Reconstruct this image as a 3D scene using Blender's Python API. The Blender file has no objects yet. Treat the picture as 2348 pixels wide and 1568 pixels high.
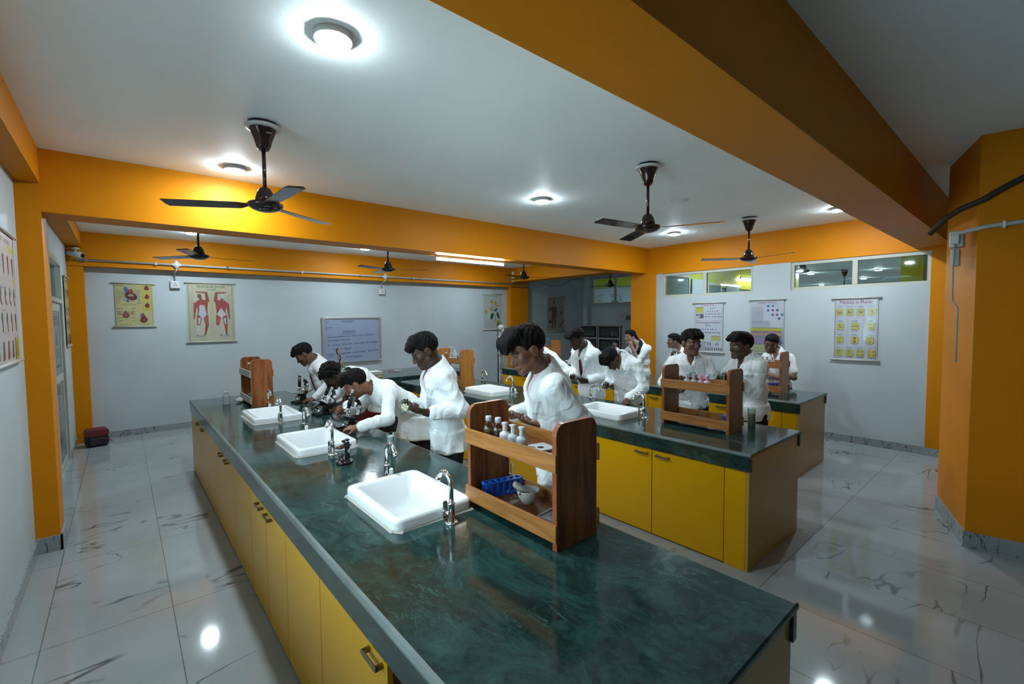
import bpy, bmesh, math, random
import numpy as np
from mathutils import Vector, Matrix
S=bpy.context.scene; COL=S.collection
R=math.radians; PI=math.pi
random.seed(7)
# ---------------- camera, world, exposure ----------------
HC=1.7655
cd=bpy.data.cameras.new('camera'); cam=bpy.data.objects.new('camera',cd); COL.objects.link(cam)
cd.sensor_width=36.0; cd.lens=1043.91/2348*36; cd.clip_start=.02; cd.clip_end=100
_r=Vector((0.75875529,-0.6513165,-0.00878831)); _u=Vector((0.04006012,0.03319342,0.99864577)); _f=Vector((0.65014275,0.75807982,-0.0512775))
cam.matrix_world=Matrix(((_r.x,_u.x,-_f.x,0),(_r.y,_u.y,-_f.y,0),(_r.z,_u.z,-_f.z,HC),(0,0,0,1)))
S.camera=cam
w=bpy.data.worlds.new('world'); S.world=w; w.use_nodes=True
w.node_tree.nodes['Background'].inputs[0].default_value=(.75,.88,1,1); w.node_tree.nodes['Background'].inputs[1].default_value=4.4
S.view_settings.view_transform='Standard'; S.view_settings.look='None'; S.view_settings.gamma=1; S.view_settings.use_curve_mapping=False
S.view_settings.exposure=1.22
LAMP=245.0; LAMP_COL=(.80,.95,1.04)   # ceiling discs: emission strength and colour
# ---------------- helpers ----------------
MATS={}; PAINTK=.62
def M(name,col,rough=.5,metal=0.,spec=.5,trans=0.,ior=1.45,emit=None,es=0.,coat=0.,alpha=1.,sub=0.):
    if name in MATS: return MATS[name]
    m=bpy.data.materials.new(name); m.use_nodes=True; b=m.node_tree.nodes['Principled BSDF']; i=b.inputs
    i['Base Color'].default_value=(*col,1); i['Roughness'].default_value=rough; i['Metallic'].default_value=metal
    i['Specular IOR Level'].default_value=spec; i['Transmission Weight'].default_value=trans; i['IOR'].default_value=ior
    i['Coat Weight'].default_value=coat; i['Alpha'].default_value=alpha
    if sub: i['Subsurface Weight'].default_value=sub; i['Subsurface Radius'].default_value=(.01,.004,.002)
    if emit: i['Emission Color'].default_value=(*emit,1); i['Emission Strength'].default_value=es
    MATS[name]=m; return m
class N:
    def __init__(s,m): s.t=m.node_tree; s.b=s.t.nodes['Principled BSDF']
    def n(s,ty,**kw):
        x=s.t.nodes.new(ty)
        for k,v in kw.items():
            if hasattr(x,k): setattr(x,k,v)
            else: x.inputs[k].default_value=v
        return x
    def l(s,a,b): s.t.links.new(a,b)
    def co(s,kind='Object',scale=(1,1,1),rot=(0,0,0),loc=(0,0,0)):
        c=s.n('ShaderNodeTexCoord'); mp=s.n('ShaderNodeMapping'); mp.inputs['Scale'].default_value=scale; mp.inputs['Rotation'].default_value=rot; mp.inputs['Location'].default_value=loc
        s.l(c.outputs[kind],mp.inputs['Vector']); return mp.outputs['Vector']
    def noise(s,vec,scale,detail=4,rough=.55,dist=0.):
        x=s.n('ShaderNodeTexNoise'); x.inputs['Scale'].default_value=scale; x.inputs['Detail'].default_value=detail; x.inputs['Roughness'].default_value=rough; x.inputs['Distortion'].default_value=dist
        s.l(vec,x.inputs['Vector']); return x.outputs['Fac']
    def ramp(s,fac,*stops):
        x=s.n('ShaderNodeValToRGB'); e=x.color_ramp.elements
        while len(e)<len(stops): e.new(.5)
        for k,(p,c) in enumerate(stops): e[k].position=p; e[k].color=(*c,1) if len(c)==3 else c
        s.l(fac,x.inputs['Fac']); return x.outputs['Color']
    def math(s,op,a,b=None,c=None):
        x=s.n('ShaderNodeMath',operation=op)
        for k,v in enumerate((a,b,c)):
            if v is None: continue
            if isinstance(v,(int,float)): x.inputs[k].default_value=v
            else: s.l(v,x.inputs[k])
        return x.outputs[0]
    def mix(s,fac,a,b,mode='MIX'):
        x=s.n('ShaderNodeMix',data_type='RGBA',blend_type=mode)
        for k,v in ((0,fac),(6,a),(7,b)):
            if isinstance(v,(int,float)): x.inputs[k].default_value=v
            elif isinstance(v,tuple): x.inputs[k].default_value=(*v,1)
            else: s.l(v,x.inputs[k])
        return x.outputs[2]
    def bump(s,h,strength=.2,dist=.01):
        x=s.n('ShaderNodeBump'); x.inputs['Strength'].default_value=strength; x.inputs['Distance'].default_value=dist
        s.l(h,x.inputs['Height']); s.l(x.outputs['Normal'],s.b.inputs['Normal'])
    def col(s,c): s.l(c,s.b.inputs['Base Color'])
    def rough(s,c): s.l(c,s.b.inputs['Roughness'])
class MB:
    """collects shapes; build() links them as one mesh object"""
    def __init__(s): s.v=[]; s.f=[]; s.m=[]; s.s=[]
    def add(s,vs,fs,mi=0,sm=False):
        o=len(s.v); s.v+= [tuple(v) for v in vs]
        for f in fs: s.f.append(tuple(o+i for i in f)); s.m.append(mi); s.s.append(sm)
        return s
    def box(s,a,b,mi=0):
        (x0,y0,z0),(x1,y1,z1)=[tuple(min(p,q) for p,q in zip(a,b)),tuple(max(p,q) for p,q in zip(a,b))]
        return s.add([(x0,y0,z0),(x1,y0,z0),(x1,y1,z0),(x0,y1,z0),(x0,y0,z1),(x1,y0,z1),(x1,y1,z1),(x0,y1,z1)],
              [(0,3,2,1),(4,5,6,7),(0,1,5,4),(1,2,6,5),(2,3,7,6),(3,0,4,7)],mi)
    def prism(s,pts,axis,a,b,mi=0,sm=False):
        """2-D outline extruded along an axis from a to b (outline in the other two axes, cyclic order)"""
        n=len(pts)
        def P(p,t): return {'x':(t,p[0],p[1]),'y':(p[0],t,p[1]),'z':(p[0],p[1],t)}[axis]
        vs=[P(p,a) for p in pts]+[P(p,b) for p in pts]
        fs=[tuple(range(n)),tuple(range(2*n-1,n-1,-1))]
        s.add(vs,fs,mi)
        o=len(s.v)-2*n
        for i in range(n):
            j=(i+1)%n; s.f.append((o+i,o+n+i,o+n+j,o+j)); s.m.append(mi); s.s.append(sm)
        return s
    def tube(s,pts,r,n=10,mi=0,cap=True,sm=True,closed=False):
        pts=[Vector(p) for p in pts]; k=len(pts); rs=r if isinstance(r,(list,tuple)) else [r]*k
        vs=[];up=None
        for i,p in enumerate(pts):
            if closed: t=(pts[(i+1)%k]-pts[i-1])
            else: t=(pts[min(i+1,k-1)]-pts[max(i-1,0)])
            t.normalize()
            if up is None:
                up=Vector((0,0,1)) if abs(t.z)<.9 else Vector((1,0,0))
            x=up.cross(t)
            if x.length<1e-4: x=Vector((1,0,0)).cross(t)
            x.normalize(); y=t.cross(x); up=y
            for q in range(n):
                a=2*PI*q/n; vs.append(p+(x*math.cos(a)+y*math.sin(a))*rs[i])
        fs=[]
        for i in range(k if closed else k-1):
            i2=(i+1)%k
            for q in range(n): q2=(q+1)%n; fs.append((i*n+q,i*n+q2,i2*n+q2,i2*n+q))
        s.add(vs,fs,mi,sm)
        if cap and not closed:
            o=len(s.v)-k*n
            s.f.append(tuple(o+q for q in range(n-1,-1,-1))); s.m.append(mi); s.s.append(False)
            s.f.append(tuple(o+(k-1)*n+q for q in range(n))); s.m.append(mi); s.s.append(False)
        return s
    def lathe(s,prof,c=(0,0,0),n=20,mi=0,sm=True,axis='z'):
        """prof: (radius,height) list from bottom to top"""
        vs=[];k=len(prof)
        for (r,h) in prof:
            for q in range(n):
                a=2*PI*q/n; p=(r*math.cos(a),r*math.sin(a),h)
                if axis=='y': p=(p[0],p[2],-p[1])
                if axis=='x': p=(p[2],p[0],p[1])
                vs.append((c[0]+p[0],c[1]+p[1],c[2]+p[2]))
        fs=[]
        for i in range(k-1):
            for q in range(n): q2=(q+1)%n; fs.append((i*n+q,i*n+q2,(i+1)*n+q2,(i+1)*n+q))
        s.add(vs,fs,mi,sm); o=len(s.v)-k*n
        if prof[0][0]>1e-4: s.f.append(tuple(o+q for q in range(n-1,-1,-1))); s.m.append(mi); s.s.append(False)
        if prof[-1][0]>1e-4: s.f.append(tuple(o+(k-1)*n+q for q in range(n))); s.m.append(mi); s.s.append(False)
        return s
    def ball(s,c,r,n=12,mi=0):
        r=r if isinstance(r,(tuple,list)) else (r,r,r); k=max(5,n//2+1); vs=[];fs=[]
        for i in range(k):
            t=PI*i/(k-1)
            for q in range(n):
                a=2*PI*q/n; vs.append((c[0]+r[0]*math.sin(t)*math.cos(a),c[1]+r[1]*math.sin(t)*math.sin(a),c[2]-r[2]*math.cos(t)))
        for i in range(k-1):
            for q in range(n): q2=(q+1)%n; fs.append((i*n+q,i*n+q2,(i+1)*n+q2,(i+1)*n+q))
        return s.add(vs,fs,mi,True)
    def xf(s,mat,start=0):
        s.v[start:]=[tuple(mat@Vector(v)) for v in s.v[start:]]; return s
    def build(s,name,mats,parent=None,bevel=0.,loc=None,seg=2):
        me=bpy.data.meshes.new(name); me.from_pydata(s.v,[],s.f)
        for m in (mats if isinstance(mats,(list,tuple)) else [mats]): me.materials.append(m)
        me.polygons.foreach_set('material_index',s.m); me.polygons.foreach_set('use_smooth',s.s)
        me.validate(); me.update()
        bm=bmesh.new(); bm.from_mesh(me); bmesh.ops.remove_doubles(bm,verts=bm.verts,dist=1e-6); bmesh.ops.recalc_face_normals(bm,faces=bm.faces); bm.to_mesh(me); bm.free()
        o=bpy.data.objects.new(name,me); COL.objects.link(o)
        if parent: o.parent=parent
        if loc: o.location=loc
        if bevel:
            md=o.modifiers.new('bevel','BEVEL'); md.width=bevel; md.segments=seg; md.limit_method='ANGLE'; md.angle_limit=R(40)
        return o
def tag(o,label,cat,group=None,kind=None):
    if label: o['label']=label
    if cat: o['category']=cat
    if group: o['group']=group
    if kind: o['kind']=kind
    return o
def thing(name,label,cat,loc=(0,0,0),rz=0.,group=None,rot=None):
    o=bpy.data.objects.new(name,None); COL.objects.link(o); o.empty_display_size=.05
    o.location=loc; o.rotation_euler=rot if rot else (0,0,rz)
    return tag(o,label,cat,group)
def dup(root,loc,rz=None,label=None,group=None):
    def cp(o,par):
        c=o.copy(); COL.objects.link(c)
        if par: c.parent=par
        for ch in list(o.children): cp(ch,c)
        return c
    r=cp(root,None); r.location=loc
    if rz is not None: r.rotation_euler=(0,0,rz)
    if label: r['label']=label
    if group: r['group']=group
    return r
def struct(name,mb,mats,parent=None,bevel=0.,label=None):
    o=mb.build(name,mats,parent,bevel); o['kind']='structure'
    if label: o['label']=label
    return o
def rrect(x0,y0,x1,y1,r,n=5,corners=(1,1,1,1)):
    """rounded rectangle outline; corners = bl, br, tr, tl"""
    P=[]
    for (cx,cy,a0,on,sx,sy) in ((x0+r,y0+r,PI,corners[0],x0,y0),(x1-r,y0+r,1.5*PI,corners[1],x1,y0),(x1-r,y1-r,0,corners[2],x1,y1),(x0+r,y1-r,.5*PI,corners[3],x0,y1)):
        if on: P+=[(cx+r*math.cos(a0+.5*PI*k/n),cy+r*math.sin(a0+.5*PI*k/n)) for k in range(n+1)]
        else: P.append((sx,sy))
    return P
# ---------------- materials ----------------
def paint(name,col,rough=.55,var=.06,grime=None):
    col=tuple(x*PAINTK for x in col) if name!='ceiling_white' else col
    m=M(name,col,rough); n=N(m); v=n.co()
    a=n.noise(v,1.3,5,.6); c2=tuple(min(1,x*(1+var)) for x in col); c1=tuple(x*(1-var) for x in col)
    c=n.ramp(a,(.3,c1),(.7,c2))
    if grime:
        g=n.noise(v,6,6,.7); g=n.math('GREATER_THAN',g,.62)
        h=n.n('ShaderNodeSeparateXYZ'); n.l(v,h.inputs[0]); lo=n.math('LESS_THAN',h.outputs[2],.75)
        c=n.mix(n.math('MULTIPLY',n.math('MULTIPLY',g,lo),.5),c,grime)
    n.col(c); n.bump(n.noise(v,60,3),.04,.01); return m
WHITE=paint('wall_white',(.68,.77,.80),.5)
WHITE_G=paint('wall_white_scuffed',(.67,.75,.78),.5,.05,(.42,.45,.44))
CEIL=paint('ceiling_white',(.84,.91,.91),.6,.03)
ORANGE=paint('paint_orange',(.93,.32,.002),.5,.05); ORANGE.node_tree.nodes['Principled BSDF'].inputs['Specular IOR Level'].default_value=.18
LIME=paint('paint_lime',(.66,.66,.01),.4,.05)
def floor_mat():
    m=M('floor_marble_tile',(.6,.62,.62),.06); n=N(m); c=n.n('ShaderNodeTexCoord'); P=c.outputs['Object']
    sp=n.n('ShaderNodeSeparateXYZ'); n.l(P,sp.inputs[0]); X,Y=sp.outputs[0],sp.outputs[1]
    def cell(v,off,pitch):
        t=n.math('DIVIDE',n.math('SUBTRACT',v,off),pitch); fl=n.math('FLOOR',t); fr=n.math('SUBTRACT',t,fl)
        d=n.math('MULTIPLY',n.math('MINIMUM',fr,n.math('SUBTRACT',1,fr)),pitch); return fl,d
    fx,dx=cell(X,-.402,.5775); fy,dy=cell(Y,3.458,1.155)
    grout=n.math('LESS_THAN',n.math('MINIMUM',dx,dy),.0022)
    # each tile shifts the vein pattern a little
    sh=n.n('ShaderNodeCombineXYZ'); n.l(n.math('MULTIPLY',n.math('SINE',n.math('ADD',n.math('MULTIPLY',fx,12.9),n.math('MULTIPLY',fy,7.3))),3.1),sh.inputs[2])
    n.l(n.math('MULTIPLY',fy,.37),sh.inputs[0])
    ad=n.n('ShaderNodeVectorMath',operation='ADD'); n.l(P,ad.inputs[0]); n.l(sh.outputs[0],ad.inputs[1])
    mp=n.n('ShaderNodeMapping'); mp.inputs['Scale'].default_value=(1.25,3.6,1); mp.inputs['Rotation'].default_value=(0,0,.12); n.l(ad.outputs[0],mp.inputs[0])
    f=n.noise(mp.outputs[0],.85,3,.5,.35)
    v1=n.math('ABSOLUTE',n.math('SUBTRACT',f,.5)); k=n.noise(ad.outputs[0],1.7,2); 
    thin=n.ramp(v1,(0,(1,1,1)),(.004,(.85,.85,.85)),(.013,(0,0,0)))
    msk=n.ramp(k,(.51,(0,0,0)),(.60,(1,1,1)))
    vein=n.math('MULTIPLY',thin,msk)
    base=n.ramp(n.noise(P,1.5,3),(.3,(.26,.285,.285)),(.7,(.31,.335,.335)))
    col=n.mix(n.math('MULTIPLY',vein,.85),base,(.045,.05,.052)); col=n.mix(grout,col,(.10,.10,.095))
    n.col(col); n.b.inputs['Specular IOR Level'].default_value=.5; return m
FLOOR=floor_mat()
def marble_green():
    m=M('green_marble',(.02,.06,.055),.09,0,.6); n=N(m); v=n.co('Object',(1.9,1.0,1.9),(0,0,.5))
    a=n.noise(v,3.4,10,.8,.9); b=n.noise(n.co('Object',(1,1,1),(0,0,.4)),34,5,.7,.3); d=n.noise(n.co('Object',(3,1.0,1),(0,0,.9)),2.1,7,.65,2.2)
    c=n.ramp(a,(.34,(.004,.009,.009)),(.47,(.010,.030,.027)),(.60,(.024,.068,.060)),(.8,(.048,.120,.104)))
    br=n.ramp(n.noise(n.co('Object',(.8,.8,1)),1.3,3),(.56,(0,0,0)),(.7,(1,1,1)))
    c=n.mix(n.math('MULTIPLY',br,.6),c,(.042,.036,.016))
    c=n.mix(n.math('MULTIPLY',n.ramp(b,(.45,(0,0,0)),(.65,(1,1,1))),.35),c,(.03,.07,.06),'ADD' if False else 'MIX')
    vv=n.math('ABSOLUTE',n.math('SUBTRACT',d,.5)); th=n.ramp(vv,(0,(1,1,1)),(.012,(0,0,0)))
    mk=n.ramp(n.noise(n.co(),2.3,3),(.5,(0,0,0)),(.66,(1,1,1)))
    c=n.mix(n.math('MULTIPLY',n.math('MULTIPLY',th,mk),.55),c,(.10,.20,.18))
    n.col(c); n.rough(n.ramp(b,(.3,(.07,.07,.07)),(.8,(.16,.16,.16)))); return m
GREEN=marble_green()
def laminate(name,col):
    col=tuple(x*PAINTK for x in col)
    m=M(name,col,.28); n=N(m); v=n.co(); n.col(n.ramp(n.noise(v,2,3),(.3,tuple(x*.95 for x in col)),(.7,col))); return m
YEL=laminate('yellow_laminate',(.98,.51,.002)); YEL.node_tree.nodes['Principled BSDF'].inputs['Specular IOR Level'].default_value=.32; YEL_END=laminate('ochre_laminate',(.70,.42,.075)); GAPSHADE=M('cabinet_gap_shade',(.10,.045,.006),.6)  # dark cabinet body colour paints in the shade between the doors
def wood(name,axis,c1=(.18,.055,.016),c2=(.36,.13,.038),c3=(.085,.026,.009)):
    m=M(name,c2,.32); n=N(m); sc={'x':(.6,7,7),'y':(7,.6,7),'z':(7,7,.6)}[axis]
    a=n.noise(n.co('Object',sc),3.2,6,.6,.7); b=n.noise(n.co('Object',tuple(x*5 for x in sc)),3,3,.6)
    c=n.ramp(a,(.25,c3),(.42,c1),(.62,c2),(.8,c1)); c=n.mix(n.math('MULTIPLY',n.ramp(b,(.5,(0,0,0)),(.75,(1,1,1))),.4),c,c3); n.col(c); return m
WOODV=wood('rack_wood_upright','z'); WOODH=wood('rack_wood_rail','y',(.30,.12,.03),(.46,.20,.05),(.16,.06,.015)); WOODD=wood('rack_wood_shelf','y',(.16,.05,.016),(.22,.075,.024),(.09,.03,.01)); EDGE=M('rack_edge_band',(.28,.075,.022),.35)
WOODTAN=wood('rack_wood_tan','z',(.24,.12,.055),(.31,.165,.08),(.17,.085,.04)); WOODGOLD=wood('rack_wood_gold','z',(.33,.12,.025),(.46,.19,.035),(.17,.055,.012)); PANELGREY=M('rack_rail_grey',(.36,.33,.28),.4)
CER=M('white_ceramic',(.80,.83,.84),.08,0,.6,coat=.3); SEAL=paint('sealant_grime',(.58,.57,.52),.8,.2)
CHROME=M('chrome',(.78,.79,.80),.09,1.); STEEL=M('brushed_steel',(.55,.55,.53),.3,1.); BRONZE=M('handle_bronze',(.30,.25,.17),.32,1.)
BLACK=M('black_enamel',(.012,.010,.010),.16,0,.6); BLKM=M('black_matt',(.014,.014,.015),.55); BROWNBLK=M('fan_brown_enamel',(.020,.010,.008),.14,0,.6)
WPL=M('white_plastic',(.52,.55,.56),.4); WPIPE=M('white_conduit',(.42,.45,.45),.4); ALU=M('powder_coat_frame',(.42,.43,.38),.35); GREYPL=M('grey_plastic',(.30,.31,.32),.5)
GLASS=M('clear_glass',(.95,.98,.97),.02,0,.5,trans=1.,ior=1.3); SILVER=M('silver_metal',(.62,.64,.66),.22,1.)
RED=M('red_plastic',(.42,.02,.025),.35); BLUE=M('blue_plastic',(.012,.10,.52),.35); PINK=M('pink_plastic',(.78,.30,.52),.35); AMBER=M('brown_glass',(.16,.075,.02),.08,0,.5,trans=.35)
def pane_mat():
    m=M('window_pane',(.9,.96,.94),.03); t=m.node_tree; n=N(m); o=t.nodes['Material Output']
    tr=n.n('ShaderNodeBsdfTransparent'); tr.inputs[0].default_value=(.82,.88,.86,1); gl=n.n('ShaderNodeBsdfGlossy'); gl.inputs['Roughness'].default_value=.03
    fr=n.n('ShaderNodeFresnel'); fr.inputs[0].default_value=1.5; mx=n.n('ShaderNodeMixShader'); n.l(fr.outputs[0],mx.inputs[0]); n.l(tr.outputs[0],mx.inputs[1]); n.l(gl.outputs[0],mx.inputs[2]); n.l(mx.outputs[0],o.inputs[0]); return m
PANE=pane_mat()
def thin_glass(name,tint,k=1.45):
    m=M(name,tint,.03); n=N(m); o=m.node_tree.nodes['Material Output']
    tr=n.n('ShaderNodeBsdfTransparent'); tr.inputs[0].default_value=(*tint,1); gl=n.n('ShaderNodeBsdfGlossy'); gl.inputs['Roughness'].default_value=.04
    fr=n.n('ShaderNodeLayerWeight'); fr.inputs[0].default_value=.28; mx=n.n('ShaderNodeMixShader'); n.l(fr.outputs['Facing'],mx.inputs[0]); n.l(tr.outputs[0],mx.inputs[1]); n.l(gl.outputs[0],mx.inputs[2]); n.l(mx.outputs[0],o.inputs[0]); return m
LABG=thin_glass('lab_glass',(.90,.95,.94))
def attr_mat(name,rough,spec=.5,coat=0.):
    m=M(name,(.5,.5,.5),rough,0,spec,coat=coat); n=N(m); a=n.n('ShaderNodeAttribute',attribute_name='Col'); n.col(n.mix(1.,a.outputs['Color'],(PAINTK,)*3,'MULTIPLY')); return m
PRINT=attr_mat('printed_sheet',.4); PRINTG=attr_mat('laminated_print',.16,.5,.4)
_n=N(PRINTG); _n.bump(_n.noise(_n.co('Object',(3,3,1.2)),2.2,3),.35,.02)
def lampmat(name,st,c=LAMP_COL): return M(name,(.9,.9,.9),.5,emit=c,es=st)
EMIT=lampmat('lamp_diffuser',LAMP); EMIT_T=lampmat('tube_diffuser',34.,(1,.98,.86)); EMIT_N=lampmat('lamp_diffuser_next_room',300.)
# ---------------- the room ----------------
XL,XP,XR=-.5577,-.4226,7.65; ZC=3.07; ZB=2.6; YM0,YM1=4.93,5.25; YB0,YB1=.735,1.075; YW=9.2; Y0=-3.0; XA=11.0
b=MB(); b.box((XL-.1,Y0,-.08),(XA+.2,YW+.1,0)); struct('floor',b,FLOOR)
b=MB(); b.box((XL-.1,Y0,ZC),(XA+.2,YW+.1,ZC+.1)); struct('ceiling',b,CEIL)
DY0,DY1,DZ=6.80,8.03,2.53           # door opening in the left wall
WL=(.8,3.1,1.0,2.3)    # side window, out of frame to the left
b=MB(); b.box((XL-.1,Y0,0),(XL,WL[0],ZC)); b.box((XL-.1,WL[1],0),(XL,DY0,ZC)); b.box((XL-.1,WL[0],0),(XL,WL[1],WL[2])); b.box((XL-.1,WL[0],WL[3]),(XL,WL[1],ZC)); b.box((XL-.1,DY1,0),(XL,YW,ZC)); b.box((XL-.1,DY0,DZ),(XL,DY1,ZC)); struct('wall_left',b,WHITE)
b=MB(); b.box((XL-.1,YW,0),(XA+.1,YW+.1,ZC)); struct('wall_back',b,WHITE)
b=MB(); b.box((XL-.1,Y0-.1,0),(XA+.2,Y0,ZC)); struct('wall_front',b,WHITE)
WA=(3.02,4.63,2.13,2.57); WB=(.915,2.49,2.15,2.57)       # high windows: y0,y1,z0,z1
XRB=XR+.14
b=MB()
b.box((XR,Y0,0),(XRB,5.1,2.13)); b.box((XR,2.49,2.13),(XRB,3.02,2.57)); b.box((XR,Y0,2.13),(XRB,.915,2.57)); b.box((XR,.915,2.13),(XRB,2.49,2.15)); b.box((XR,4.63,2.13),(XRB,5.1,2.57))
struct('wall_right',b,WHITE_G)
b=MB(); b.box((XR+.004,Y0,2.57),(XRB,4.95,ZC)); struct('trim_1',b,ORANGE,label='orange beam along the top of the right wall')
# beams and pillars
b=MB(); b.box((XP-.14,YM0,ZB),(8.25,YM1,ZC)); struct('trim_2',b,ORANGE,label='orange ceiling beam crossing the room above the middle of the benches')
b=MB(); b.box((XL,YB0,ZB),(XR+.2,YB1,ZC)); struct('trim_3',b,ORANGE,label='large orange ceiling beam nearest the camera')
b=MB(); b.box((XL,Y0,2.81),(XP,YM0+.02,ZC)); struct('trim_4',b,ORANGE,label='orange beam along the top of the left wall')
b=MB(); b.box((XL,YM1-.02,2.85),(-.39,YW,ZC)); struct('trim_5',b,ORANGE,label='orange beam above the door')
b=MB(); b.box((XL,YW-.16,2.58),(8.34,YW+.01,ZC)); struct('trim_6',b,ORANGE,label='orange beam along the top of the back wall')
b=MB(); b.box((7.76,YM1-.02,2.72),(8.25,YW-.1,ZC)); struct('trim_7',b,ORANGE,label='orange beam running from the middle beam to the back pillar')
b=MB(); b.box((XL,YM0,0),(XP,YM1,ZB)); struct('trim_8',b,ORANGE,label='orange pillar on the left wall')
b=MB(); b.box((XL,YW-.14,0),(-.38,YW+.01,2.6)); struct('trim_9',b,ORANGE,label='orange pillar in the back left corner')
b=MB(); b.box((7.72,YW-.16,0),(8.34,YW+.01,2.6)); struct('trim_10',b,ORANGE,label='orange pillar at the right end of the back wall')
b=MB(); b.box((7.60,4.75,0),(8.05,5.27,ZB)); struct('trim_11',b,ORANGE,label='orange pillar between the right wall and the alcove')
b=MB(); b.box((7.62,.585,0),(8.0,.922,ZB)); struct('trim_12',b,ORANGE,label='orange pillar under the right end of the near beam')
b=MB(); b.prism([(4.82,.335),(4.90,-.20),(5.7,-.10),(5.62,.58)],'z',0,ZC); struct('trim_13',b,ORANGE,label='large orange pillar at the right edge of the room')
# alcove beyond the back right pillar
WCy=(7.36,9.04); WCz=(2.17,2.98)
b=MB(); b.box((XA,5.0,0),(XA+.14,YW,WCz[0])); b.box((XA,5.0,WCz[0]),(XA+.14,WCy[0],ZC)); b.box((XA,WCy[1],WCz[0]),(XA+.14,YW,ZC)); b.box((XA,WCy[0],WCz[1]),(XA+.14,WCy[1],ZC))
struct('wall_alcove',b,WHITE)
b=MB(); b.box((8.0,4.95,0),(XA+.14,5.05,ZC)); struct('wall_alcove_near',b,WHITE)
b=MB(); b.box((XA-.22,YW-.14,0),(XA+.01,YW+.01,ZC)); struct('trim_14',b,WHITE,label='white pier in the corner of the alcove')
# skirting
TILE=M('skirting_marble',(.40,.43,.44),.15); _n=N(TILE); _f1=_n.noise(_n.co('Object',(4,4,1.2)),1.4,5,.6,.4); _v=_n.math('ABSOLUTE',_n.math('SUBTRACT',_f1,.5)); _n.col(_n.mix(_n.ramp(_v,(0,(1,1,1)),(.012,(0,0,0))),(.26,.29,.30),(.05,.05,.055)))
def skirt(name,p,q,t=.012,h=.1):
    p=Vector((*p,0)); q=Vector((*q,0)); d=(q-p).normalized(); nn=Vector((-d.y,d.x,0))*t
    b=MB(); b.prism([(p+nn*0).to_2d(),(q).to_2d(),(q+nn).to_2d(),(p+nn).to_2d()],'z',0,h); return struct(name,b,TILE)
skirt('baseboard_left',(XL,YM0),(XL,Y0)); skirt('baseboard_left_far',(XL,YW-.14),(XL,DY1+.12)); skirt('baseboard_left_middle',(XL,DY0-.1),(XL,YM1)); skirt('baseboard_back',(7.72,YW),(-.38,YW))
b=MB(); b.box((XL,YM0-.013,0),(XP+.013,YM0,.12)); b.box((XP,YM0-.013,0),(XP+.013,YM1+.01,.12)); struct('baseboard_left_pillar',b,TILE)
skirt('baseboard_right',(XR,.922),(XR,4.75)); skirt('baseboard_right_near',(XR,Y0),(XR,.585))
b=MB(); b.box((7.607,.57,0),(7.62,.935,.1)); struct('baseboard_right_pillar',b,TILE)
b=MB(); b.prism([(4.806,.345),(4.888,-.205),(4.90,-.20),(4.82,.335)],'z',0,.12); b.prism([(4.806,.345),(4.82,.335),(5.62,.58),(5.62,.595)],'z',0,.12); struct('baseboard_near_pillar',b,TILE)
skirt('baseboard_alcove',(XA,5.05),(XA,YW))
# ---------------- windows ----------------
def window(name,x,y0,y1,z0,z1,ny=2,fr=.045):
    t=bpy.data.objects.new(name,None); COL.objects.link(t); t.location=(x,y0,z0); t['kind']='structure'
    W=y1-y0; H=z1-z0; b=MB()
    b.box((0,0,0),(.06,W,fr)); b.box((0,0,H-fr),(.06,W,H)); b.box((0,0,fr),(.06,fr,H-fr)); b.box((0,W-fr,fr),(.06,W,H-fr))
    b.box((0,W/2-.03,fr),(.06,W/2+.03,H-fr)); b.build('window_frame',ALU,t,.003)
    for k in range(2):
        a=fr if k==0 else W/2+.03; e=W/2-.03 if k==0 else W-fr
        b=MB(); b.box((.028,a,fr),(.034,e,H-fr)); b.build('pane',PANE,t)
    return t
window('window_1',XR+.02,*WA); window('window_2',XR+.02,*WB); window('window_3',XA+.02,*WCy,*WCz)
window('window_6',XL-.08,*WL)
b=MB(); b.box((XL-1.7,5.4,-.1),(XL-1.6,12,3.2)); b.box((XL-1.6,5.4,-.1),(XL-.1,12,0)); struct('wall_corridor',b,WHITE)
# rooms seen through the high windows
b=MB(); b.box((XRB,-3,-.08),(24,7.0,0)); struct('floor_next_room',b,FLOOR)
b=MB(); b.box((XRB,-3,ZC),(24,7.0,ZC+.1)); struct('ceiling_next_room',b,CEIL)
b=MB(); b.box((24,-3,0),(24.1,7.0,ZC)); struct('wall_next_room_far',b,WHITE)
b=MB(); b.box((XRB,-3.1,0),(24.1,-3,ZC)); struct('wall_next_room_near',b,WHITE)
b=MB(); b.box((XA+.14,7.0,0),(24.1,7.1,3.45)); struct('wall_next_room_back',b,WHITE)
b=MB(); b.box((XRB,4.86,0),(15.5,4.95,ZC)); struct('wall_next_room_side',b,WHITE)
b=MB(); b.box((XRB,4.82,2.43),(15.5,4.86,ZC)); struct('trim_15',b,LIME,label='lime band above the inner windows of the next room')
b=MB(); b.box((12.9,1.68,0),(13.3,2.05,ZC)); b.box((11.1,.85,0),(11.5,1.38,ZC)); struct('trim_16',b,LIME,label='lime pillars in the next room')
b=MB(); b.box((23.7,-3,2.4),(24,7.0,ZC)); struct('trim_17',b,LIME,label='lime band at the far side of the next room')
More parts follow.
